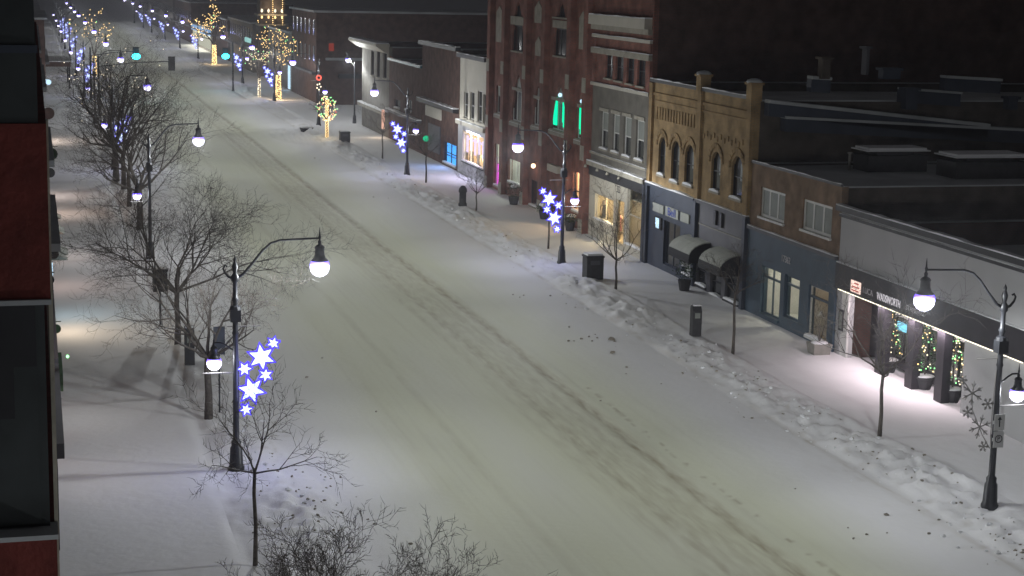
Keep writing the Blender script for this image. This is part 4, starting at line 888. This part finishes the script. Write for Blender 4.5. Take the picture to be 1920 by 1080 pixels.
# signs on the near right pole
for k, (u, v, lab) in enumerate(((1874, 792, 'upper white parking sign with a tall arrow on the nearest right lamp post'), (1872, 824, 'lower white parking sign with a ringed P on the nearest right lamp post'))):
    x_, z_ = PYplane(u, v, 44.2); t = thing('parking_sign', lab, 'sign', (x_, 44.2, z_), 'parking signs on the nearest right pole')
    mb = MB(); mb.box(-.17, .17, -.008, .008, -.25, .25); mb.box(-.2, -.16, .01, .03, -.05, .05); mb.build('plate', 'sign', t)
    mb = MB()
    if k == 0: mb.box(-.02, .02, -.014, -.009, -.14, .10); mb.prism([(-.07, .08), (.07, .08), (0, .19)], -.014, -.009, 'y'); mb.build('arrow', 'ink', t)
    else: mb.tube([(.11*math.cos(a), -.012, .02+.11*math.sin(a)) for a in [i*math.pi/8 for i in range(17)]], .014, 4, False); mb.build('ring', 'ink', t); text(t, 'P', .13, (0, -.010, .02), 'ink', face='y', thick=.003)
x_, z_ = PYplane(423, 754, 58.0)
t = thing('notice_sign', 'dark square notice board on a post behind the nearest left lamp post', 'sign', (x_, 60, 0)); mb = MB(); mb.box(-.2, .2, -.02, .02, 2.2, 3.2); mb.build('board', 'slate', t); mb = MB(); mb.tube([(0, .05, -.1), (0, .05, 3.2)], .03, 6); mb.build('post', 'iron', t)

# ---------------------------------------------------------------- traffic signals
def signal(name, label, loc, arm_to, head_at, lit, armz=5.6):
    t = thing(name, label, 'traffic signal', loc, 'traffic signals at the crossing')
    mb = MB(); mb.lathe([(.2, 0), (.14, .3), (.11, 1), (.09, 6.3)], 8); mb.build('pole', 'iron', t)
    mb = MB(); mb.tube([(0, 0, armz-.3), (arm_to*.5, 0, armz+.15), (arm_to, 0, armz+.3)], .05, 6); mb.build('mast_arm', 'iron', t)
    mb = MB(); x = head_at; mb.box(x-.22, x+.22, -.14, .14, armz-.55, armz+.65); mb.box(x-.36, x+.36, .15, .17, armz-.7, armz+.8); mb.build('signal_head', 'box', t)
    if lit:
        mb = MB(); mb.blob((x, -.2, armz-.3),   .46, (1.1, .5, .8), 2, 10, 6, 0); mb.build('green_lens', 'cyan', t, True); light('signal_light', 'POINT', (x, -.8, armz-.3), 60, (0, .65, 1), t, .2)  # lens made oversized and extra bright to stand in for its bloom
    return t
x_, y_ = gp(255, 104, 5.4); signal('traffic_signal', 'lit cyan-green traffic signal on a mast arm over the left lanes', (6.4, y_, 0), x_-6.4+.2, x_-6.4, True)
x_, y_ = gp(422, 104, 4.6); signal('traffic_signal', 'lit cyan-green traffic signal on the far right side of the crossing', (x_+1.0, y_, 0), -1.0, -.95, True, 4.8)
x_, y_ = gp(322, 122, 5.4); signal('traffic_signal', 'dark back of a traffic signal on a long arm over the road', (6.6, y_, 0), x_-6.6+.2, x_-6.6, False, 5.5)

# ---------------------------------------------------------------- street boxes
def kiosk(name, label, cat, loc, w, d, h, group=None, slant=False):
    t = thing(name, label, cat, loc, group); mb = MB()
    if slant: mb.prism([(-d/2, 0), (d/2, 0), (d/2, h), (0, h*1.08), (-d/2, h*.86)], -w/2, w/2, 'x')
    else: mb.box(-w/2, w/2, -d/2, d/2, 0, h); mb.box(-w/2-.04, w/2+.04, -d/2-.04, d/2+.04, h-.1, h-.02)
    mb.build('cabinet', 'box', t); mb = MB(); mb.box(-w/2+.03, w/2-.03, -d/2+.03, d/2-.03, h+(.0 if not slant else .04), h+.10); mb.build('snow_cap', 'snow', t)
    mb = MB(); mb.box(-w*.28, w*.28, -d/2-.02, -d/2-.003, h*.62, h*.8); mb.build('panel', 'blind' if slant else 'grey', t); return t
kiosk('pay_station', 'dark slanted parking pay station on the right pavement before the blue shopfront', 'pay station', (27.7, 69.6, .15), .42, .36, 1.3, None, True)
kiosk('pay_station', 'dark pay station on the left pavement behind the tree trunk', 'pay station', (5.65, 67.9, .1), .38, .34, 1.45, None, True)
t = kiosk('waste_bin', 'square dark litter bin with snow on its lid beside the small right tree', 'bin', (27.75, 84.4, .12), .9, .8, 1.25)
kiosk('waste_bin', 'small dark litter bin near the tree strung with coloured lights', 'bin', (27.3, 156.9, .1), .9, .8, 1.1)
t = thing('fire_hydrant', 'dark rounded hydrant-like post at the pavement edge near the lit shops', 'hydrant', (27.75, 113.0, .1)); mb = MB(); mb.lathe([(.3, 0), (.3, .2), (.24, .25), (.24, .95), (.3, 1.0), (.28, 1.2), (.15, 1.38), (.05, 1.42)], 10); mb.build('barrel', 'box', t, True)
t = kiosk('notice_box', 'dark square hanging planter box among the bare branches on the left', 'box', (5.1, 76.3, 1.55), .62, .5, 1.0); mb = MB(); mb.tube([(0, 0, -1.6), (0, 0, .05)], .05, 6); mb.build('post', 'iron', t)
# shrubs in tubs by the shops
def shrub(loc, label, r=.4, seed=0, light_=False, tall=1.0):
    t = thing('potted_shrub', label, 'plant', loc); rd = random.Random(seed); mb = MB(); mb.lathe([(r*.55, 0), (r*.75, .5), (r*.8, .55)], 10); mb.build('pot', 'box', t)
    mb = MB()
    for i in range(260):
        a = rd.random()*6.28; z = .5+tall*rd.random(); rr = r*1.1*rd.random()**.5*(1.15-abs(z-.5-tall*.45)/tall); x, y = rr*math.cos(a), rr*math.sin(a); s = .08+.06*rd.random()
        d = Vector((rd.random()-.5, rd.random()-.5, rd.random()-.2)).normalized(); e = d.orthogonal().normalized()
        mb.add([(x, y, z), tuple(Vector((x, y, z))+d*s+e*s*.35), tuple(Vector((x, y, z))+d*s-e*s*.35)], [(0, 1, 2)])
    mb.build('foliage', 'leaf', t); mb = MB(); mb.blob((0, 0, .5+tall*.85), r*.7, (1, 1, .35), seed, 8, 4, .4); mb.build('snow_cap', 'snow', t); return t
shrub((31.3, 80.4, .1), 'snowy potted shrub at the foot of the grey shopfront', .45, 1)
shrub((31.5, 113.6, .1), 'dark planter with snow-dusted greenery beside the pale double window', .5, 2, tall=.9)
shrub((31.6, 106.5, .1), 'low snow-topped planter under the wall lantern of the gothic building', .5, 3, tall=.5)
shrub((31.7, 101.2, .1), 'snow-topped planter under the warm window next to the cream shop', .45, 4, tall=.5)
# mannequins
def mannequin(loc, label, dress, h=1.7):
    t = thing('mannequin', label, 'mannequin', loc, 'mannequins in shop windows'); mb = MB()
    mb.lathe([(.03, 1.42), (.05, 1.46), (.045, 1.5), (.09, 1.56), (.10, 1.64), (.06, 1.72)], 10)
    for s in (-1, 1): mb.tube([(s*.09, 0, .75), (s*.1, 0, .45), (s*.1, 0, .02)], [.08, .055, .04], 7); mb.tube([(s*.18, 0, 1.38), (s*.25, -.02, 1.1), (s*.24, -.08, .85)], [.05, .04, .03], 6)
    mb.build('figure', 'skin', t, True); mb = MB(); mb.lathe([(.22, .55), (.2, .8), (.14, 1.05), (.19, 1.3), (.17, 1.42), (.05, 1.47)], 12); mb.build('dress', dress, t, True); return t
yy, _ = at(1160, 420, XF+.55); mannequin((XF+.55, yy, .35), 'mannequin in pink clothing behind the cream shop door glass', 'cloth1')
yy, _ = at(1134, 400, XF+.6); mannequin((XF+.6, yy, .6), 'mannequin in dark grey in the larger cream shop window', 'cloth2')
for u, k, l in ((884, 'cloth2', 'left mannequin in the violet-lit clothing shop'), (898, 'cloth2', 'right mannequin in a dark coat in the violet-lit clothing shop')):
    yy, _ = at(u, 300, XF+.5); mannequin((XF+.5, yy, .5), l, k)

# ---------------------------------------------------------------- bare trees
def tree_mesh(seed, h, fork, spread, levels=4, nlimb=6, r0=.09, lean=(0, 0), dens=1.0, up=.35, amin=35, amax=75):
    rd = random.Random(seed); trunk = MB(); tw = MB(); ends = []
    def rnd(): return Vector((rd.gauss(0, 1), rd.gauss(0, 1), rd.gauss(0, 1)))
    top = Vector((lean[0], lean[1], fork)); trunk.tube([(0, 0, -.15), (lean[0]*.2+.02, 0, fork*.4), (lean[0]*.6-.02, .02, fork*.75), tuple(top)], [r0*1.35, r0*1.05, r0*.95, r0*.9], 8)
    def grow(p, d, L, r, lev):
        n = 5 if lev < 2 else 4; pts = [p.copy()]; rr = [r]; cur = p.copy(); dd = d.copy(); nodes = []
        for i in range(n):
            dd = (dd+rnd()*.13+Vector((0, 0, up*.22))).normalized(); cur = cur+dd*(L/n); pts.append(cur.copy()); rr.append(r*(1-.72*(i+1)/n)); nodes.append((cur.copy(), dd.copy(), rr[-1]))
        tgt = trunk if lev == 0 else tw
        tgt.tube([tuple(q) for q in pts], rr, 6 if lev == 0 else (4 if lev == 1 else 3), False)
        ends.append(cur)
        if lev < levels-1:
            k = max(2, int((5, 5, 4, 3)[min(lev, 3)]*dens+.5))
            for j in range(k):
                i = min(n-1, int(n*(.25+.75*(j+rd.random()*.6)/k))); q, qd, qr = nodes[i]
                a = rd.random()*6.283; o1 = qd.orthogonal().normalized(); o2 = qd.cross(o1); side = o1*math.cos(a)+o2*math.sin(a)
                nd = (qd*.75+side*.75).normalized(); grow(q, nd, L*(.42+.22*rd.random()), max(qr*.75, .006), lev+1)
    for i in range(nlimb):
        az = 6.283*(i+rd.random()*.5)/nlimb; inc = math.radians(amin+(amax-amin)*rd.random()) if i else math.radians(8)
        d = Vector((math.cos(az)*math.sin(inc), math.sin(az)*math.sin(inc), math.cos(inc)))
        L = min((h-fork)/max(.35, math.cos(inc)), spread/2/max(.25, math.sin(inc)))*.86
        grow(top-Vector((0, 0, fork*.06*rd.random())), d, L, r0*.55, 0)
    return trunk, tw, ends
def tree(loc, label, seed, h, fork, spread, group='bare street trees', meshes=None, **kw):
    t = thing('bare_tree', label, 'tree', loc, group); a, b_, e = tree_mesh(seed, h, fork, spread, **kw)
    a.build('trunk', 'bark', t, True); b_.build('crown', 'bark', t); return t, e
GL = 'bare street trees of the left pavement'; GR = 'young bare trees of the right pavement'
tree((5.3, 43.9, .1), 'slim bare tree in front of the nearest left lamp post with arching low branches', 11, 4.3, 2.55, 3.4, GL, levels=4, nlimb=6, r0=.05, dens=1.0, up=.15, amin=30, amax=80)
tree((5.6, 34.2, .1), 'bare tree cut by the bottom edge of the frame, left of two', 12, 3.1, 1.4, 3.8, GL, levels=5, nlimb=8, r0=.06, amin=20, amax=62, dens=.9)
tree((7.5, 33.4, .1), 'bare tree leaning right at the bottom edge of the frame, right of two', 13, 3.05, 1.4, 3.8, GL, levels=5, nlimb=7, r0=.06, lean=(.35, 0), amin=25, amax=66, dens=.85)
tree((5.55, 59.2, .1), 'bushy bare tree just behind the nearest left lamp post', 14, 5.1, 2.2, 5.4, GL, levels=5, nlimb=8, r0=.12, dens=1.05)
tree((5.5, 71.9, .1), 'wide spreading bare tree with long low branches over the left pavement', 15, 5.0, 2.2, 8.6, GL, levels=5, nlimb=9, r0=.11, dens=1.1, amin=44, amax=70, up=.2)
for k, (x, y, h, f, sp, r, lab) in enumerate(((5.9, 105.0, 6.2, 2.4, 7.4, .17, 'thick-trunked bare tree behind the second left lamp post'), (5.8, 115.2, 6.4, 2.4, 6.0, .13, 'bare tree in the dense clump, second trunk back from the second left lamp'), (5.9, 124.3, 7.2, 2.6, 7.2, .16, 'bare tree with wide crown beside the blue snowflakes on the left'), (5.6, 129.5, 8.4, 2.6, 7.6, .2, 'large dark-trunked bare tree at the head of the dense clump'), (6.2, 145, 8.5, 2.5, 7, .14, 'tall bare tree dotted with tiny lights beyond the dense clump'), (6.3, 158, 8.0, 2.4, 7, .14, 'bare tree nearest the left traffic signal arm'))):
    t, e = tree((x, y, .1), lab, 20+k, h, f, sp, GL, levels=5, nlimb=8, r0=r, dens=1.0)
    if k >= 4:
        mb = MB(); rd = random.Random(k)
        for q in rd.sample(e, 40): mb.blob(tuple(q), .045, n=5, m=3, rough=0)
        mb.build('string_lights', 'bulbw', t)['kind'] = 'stuff'
tree((27.9, 81.1, .1), 'small dark bare tree with a round crown in front of the cream shop', 31, 4.6, 1.55, 3.6, GR, levels=4, nlimb=7, r0=.06, up=.3, amin=25, amax=75)
tree((28.15, 110.8, .1), 'small bare tree before the violet-lit clothing shop', 32, 2.9, 1.2, 2.6, GR, levels=4, nlimb=6, r0=.05)
tree((28.2, 126.5, .1), 'small bare tree before the green lamp of the old red building', 33, 3.6, 2.1, 3.4, GR, levels=4, nlimb=6, r0=.06)
tree((28.2, 143.5, .1), 'small bare tree beside the warm lit sign of the corner building', 34, 4.2, 2.3, 3.6, GR, levels=4, nlimb=6, r0=.06)
tree((28.3, 94.4, .1), 'thin bare tree just behind the second right lamp and its snowflakes', 35, 4.0, 2.6, 1.6, GR, levels=3, nlimb=4, r0=.05)
tree((27.9, 65.8, .1), 'straight thin bare tree in front of the blue shopfront', 36, 4.4, 2.7, 2.8, GR, levels=4, nlimb=5, r0=.06)
tree((27.75, 52.3, .1), 'thin bare tree whose twigs cross the black sign band', 37, 5.2, 2.3, 4.6, GR, levels=4, nlimb=7, r0=.065, up=.2, amin=30, amax=80)
# trees wrapped in lights
def lit_tree(loc, label, seed, h, fork, spread, r0, wrap='bulb', nb=260, deco=('bulb', 'bulbg'), crown=10, wraph=None, power=60, size=.05, nl=4):
    t, e = tree(loc, label, seed, h, fork, spread, 'trees wrapped in string lights', levels=4, nlimb=nl, r0=r0, amin=18, amax=48)
    rd = random.Random(seed); mb = MB(); wraph = wraph or fork
    for i in range(nb):
        z = wraph*(i+rd.random())/nb; a = rd.random()*6.28; r = r0*(1.35-.35*z/wraph)+.02*rd.random(); mb.blob((r*math.cos(a), r*math.sin(a), z), size*rd.uniform(.5, 1.1), n=5, m=3, rough=0)
    tr = t.children[0].data; n0 = 4*8; vs = [v.co.copy() for v in tr.vertices][n0:]
    for v in rd.sample(vs, min(len(vs), nb//2)): mb.blob(tuple(v*1.0), size*.9, n=5, m=3, rough=0)
    mb.build('wrapped_lights', wrap, t)['kind'] = 'stuff'
    for d in deco:
        mb = MB()
        for q in rd.sample(e, min(len(e), crown)): mb.blob(tuple(q), size*1.1, n=5, m=3, rough=0)
        mb.build('string_lights', d, t)['kind'] = 'stuff'
    light('string_glow', 'POINT', (0, -r0-.9, 1.3), power, (1, .68, .35), t, .5); return t
x_, y_ = gp(522, 188); lit_tree((x_, y_, .1), 'large tree with a trunk wrapped in dense gold lights, right of the crossing', 41, 7.4, 3.0, 6.0, .24, nb=330, power=160, size=.06)
x_, y_ = gp(486, 186); lit_tree((x_, y_, .1), 'smaller light-strung tree left of the gold-wrapped tree', 42, 5.2, 2.4, 3.6, .12, nb=120, wrap='bulbw', power=30, size=.06)
x_, y_ = gp(402, 122); lit_tree((x_, y_, .1), 'gold and white lit tree farther up beside the right traffic signal', 43, 8.6, 3.2, 5, .26, nb=300, power=200, size=.09, crown=3, nl=3)
lit_tree((8.6, 262, .1), 'forked tree with gold-wrapped limbs beyond the left crossing', 44, 7.5, 2.6, 5, .2, nb=150, power=60, size=.08, crown=2, nl=3)
# the small tree with coloured bulbs
x_, y_ = gp(613, 264); t, e = tree((x_, y_, .1), 'small round tree strung with coloured bulbs by the corner planter', 45, 4.0, 1.9, 3.0, 'trees wrapped in string lights', levels=3, nlimb=7, r0=.09)
rd = random.Random(2); mb = MB()
for i in range(110): z = 3.8*i/110; mb.blob((.13*math.cos(i*2.4), .13*math.sin(i*2.4), z), .045, n=5, m=3, rough=0)
mb.build('wrapped_lights', 'bulb', t)['kind'] = 'stuff'
for d, q in (('bulbg', 34), ('bulb', 40), ('bulbw', 50), ('bulbr', 8)):
    mb = MB()
    for i in range(q):
        a = rd.random()*6.283; q_ = rd.uniform(-1, 1); rr = 1.05*rd.uniform(.6, 1)*math.sqrt(1-q_*q_); mb.blob((rr*math.cos(a), rr*math.sin(a), 2.9+1.15*q_), .055, n=5, m=3, rough=0)
    mb.build('string_lights', d, t)['kind'] = 'stuff'
light('string_glow', 'POINT', (0, -1.4, 1.6), 35, (1, .75, .45), t, .4)
t = thing('wreath', 'red and white lit wreath hung on the lamp post above the coloured tree', 'wreath', (27.75, 174.9, 5.0)); mb = MB(); [mb.blob((.22*math.cos(a)-.0, -.1, .22*math.sin(a)), .08, n=5, m=3, rough=0) for a in [i*.63 for i in range(10)]]; mb.build('ring', 'bulbr', t); mb = MB(); [mb.blob((.2*math.cos(a), -.12, -.9+.3*math.sin(a)), .09, n=5, m=3, rough=0) for a in [i*1.2 for i in range(5)]]; mb.build('bow', 'bulbw', t)
# corner planter bed
x_, y_ = gp(575, 250); t = thing('planter', 'low dark corner planter half buried in plowed snow', 'planter', (x_, y_, .1)); mb = MB(); mb.lathe([(.55, 0), (.65, .4), (.7, .45)], 14); mb.build('tub', 'box', t); mb = MB(); mb.blob((0, 0, .45), .66, (1, 1, .2), 4, 12, 5, .1); mb.build('snow_cap', 'snow', t, True)

# ---------------------------------------------------------------- crumbs of plowed snow on the road
def chunk(seed):
    mb = MB(); mb.blob((0, 0, .0), 1, (1.2, .9, .7), seed, 7, 5, .35); return mb
cm = None; protos = []
pts = [(604, 672), (575, 708), (620, 912), (612, 915), (705, 772), (548, 903), (634, 974), (588, 950), (590, 963), (597, 987), (628, 1008), (702, 983), (640, 965), (573, 950), (560, 925), (1076, 640), (1090, 636), (1104, 632), (1116, 628), (1147, 638, 2.2), (1152, 641), (1148, 662, 1.6), (1175, 689), (1174, 701), (1066, 640), (962, 553), (982, 554), (1032, 555), (1067, 614), (1662, 966, 1.3), (1491, 917), (1625, 1003), (1663, 1000), (1240, 720), (1600, 1010), (1126, 752), (1590, 990), (1120, 634), (1110, 640), (1760, 975), (590, 297), (600, 300), (700, 370), (728, 372), (1280, 700), (770, 1020), (690, 975), (640, 1040), (655, 1030)]
rd = random.Random(77)
for i in range(38): pts.append((rd.uniform(470, 640), rd.uniform(880, 1010), rd.uniform(.4, .9)))
for i in range(30): q = rd.random(); pts.append((1000+q*880+rd.gauss(0, 30), 545+q*430+rd.gauss(0, 18), rd.uniform(.4, 1.0)))
for i, p in enumerate(pts):
    x_, y_ = gp(p[0], p[1]); s = .055*(p[2] if len(p) > 2 else rd.uniform(.5, 1.0))*(.75+.25*y_/50)
    if i < 3:
        o = chunk(i).build('snow_chunk', 'dirt'); protos.append(o)
    else: o = protos[i % 3].copy(); C.objects.link(o)
    z_ = float(height(np.array([[x_]]), np.array([[y_]]))[0, 0])
    o.location = (x_, y_, z_+s*.25); o.scale = (s, s, s); o.rotation_euler = (0, 0, rd.random()*6)
    o['label'] = 'grey lump of dirty frozen snow lying loose on the road or snow bank'; o['category'] = 'snow lump'; o['group'] = 'loose lumps of dirty snow'

def crumbs(name, mm, n, smin, smax, seed):
    rd = random.Random(seed); mb = MB()
    for i in range(n):
        y = 40+130*rd.random()**2.0
        if rd.random() < .62: x = rd.gauss(26.3, .7)
        else: x = rd.gauss(6.9 if y > 56 else 7.4, .55)
        z = float(height(np.array([[x]]), np.array([[y]]))[0, 0]); r = smin+(smax-smin)*rd.random()**3
        mb.blob((x, y, z+r*.2), r, (1.2, 1, .75), i, 5, 3, .35)
    o = mb.build(name, mm); o['kind'] = 'stuff'
crumbs('snow_crumbs', 'snow', 520, .02, .10, 5); crumbs('dirty_snow_crumbs', 'dirt', 300, .02, .06, 6)
# ---------------------------------------------------------------- haze
if HAZE:
    mb = MB(); mb.box(-70, 130, -8, 660, -1.2, 33); o = mb.build('haze', 'snow'); o['kind'] = 'stuff'
    m = bpy.data.materials.new('snow_haze'); m.use_nodes = True; nt = m.node_tree; nt.nodes.remove(nt.nodes['Principled BSDF'])
    v = nt.nodes.new('ShaderNodeVolumePrincipled'); v.inputs['Color'].default_value = (.20, .20, .225, 1); v.inputs['Density'].default_value = HAZE; v.inputs['Anisotropy'].default_value = .75
    nt.links.new(v.outputs[0], nt.nodes['Material Output'].inputs['Volume']); o.data.materials.clear(); o.data.materials.append(m)
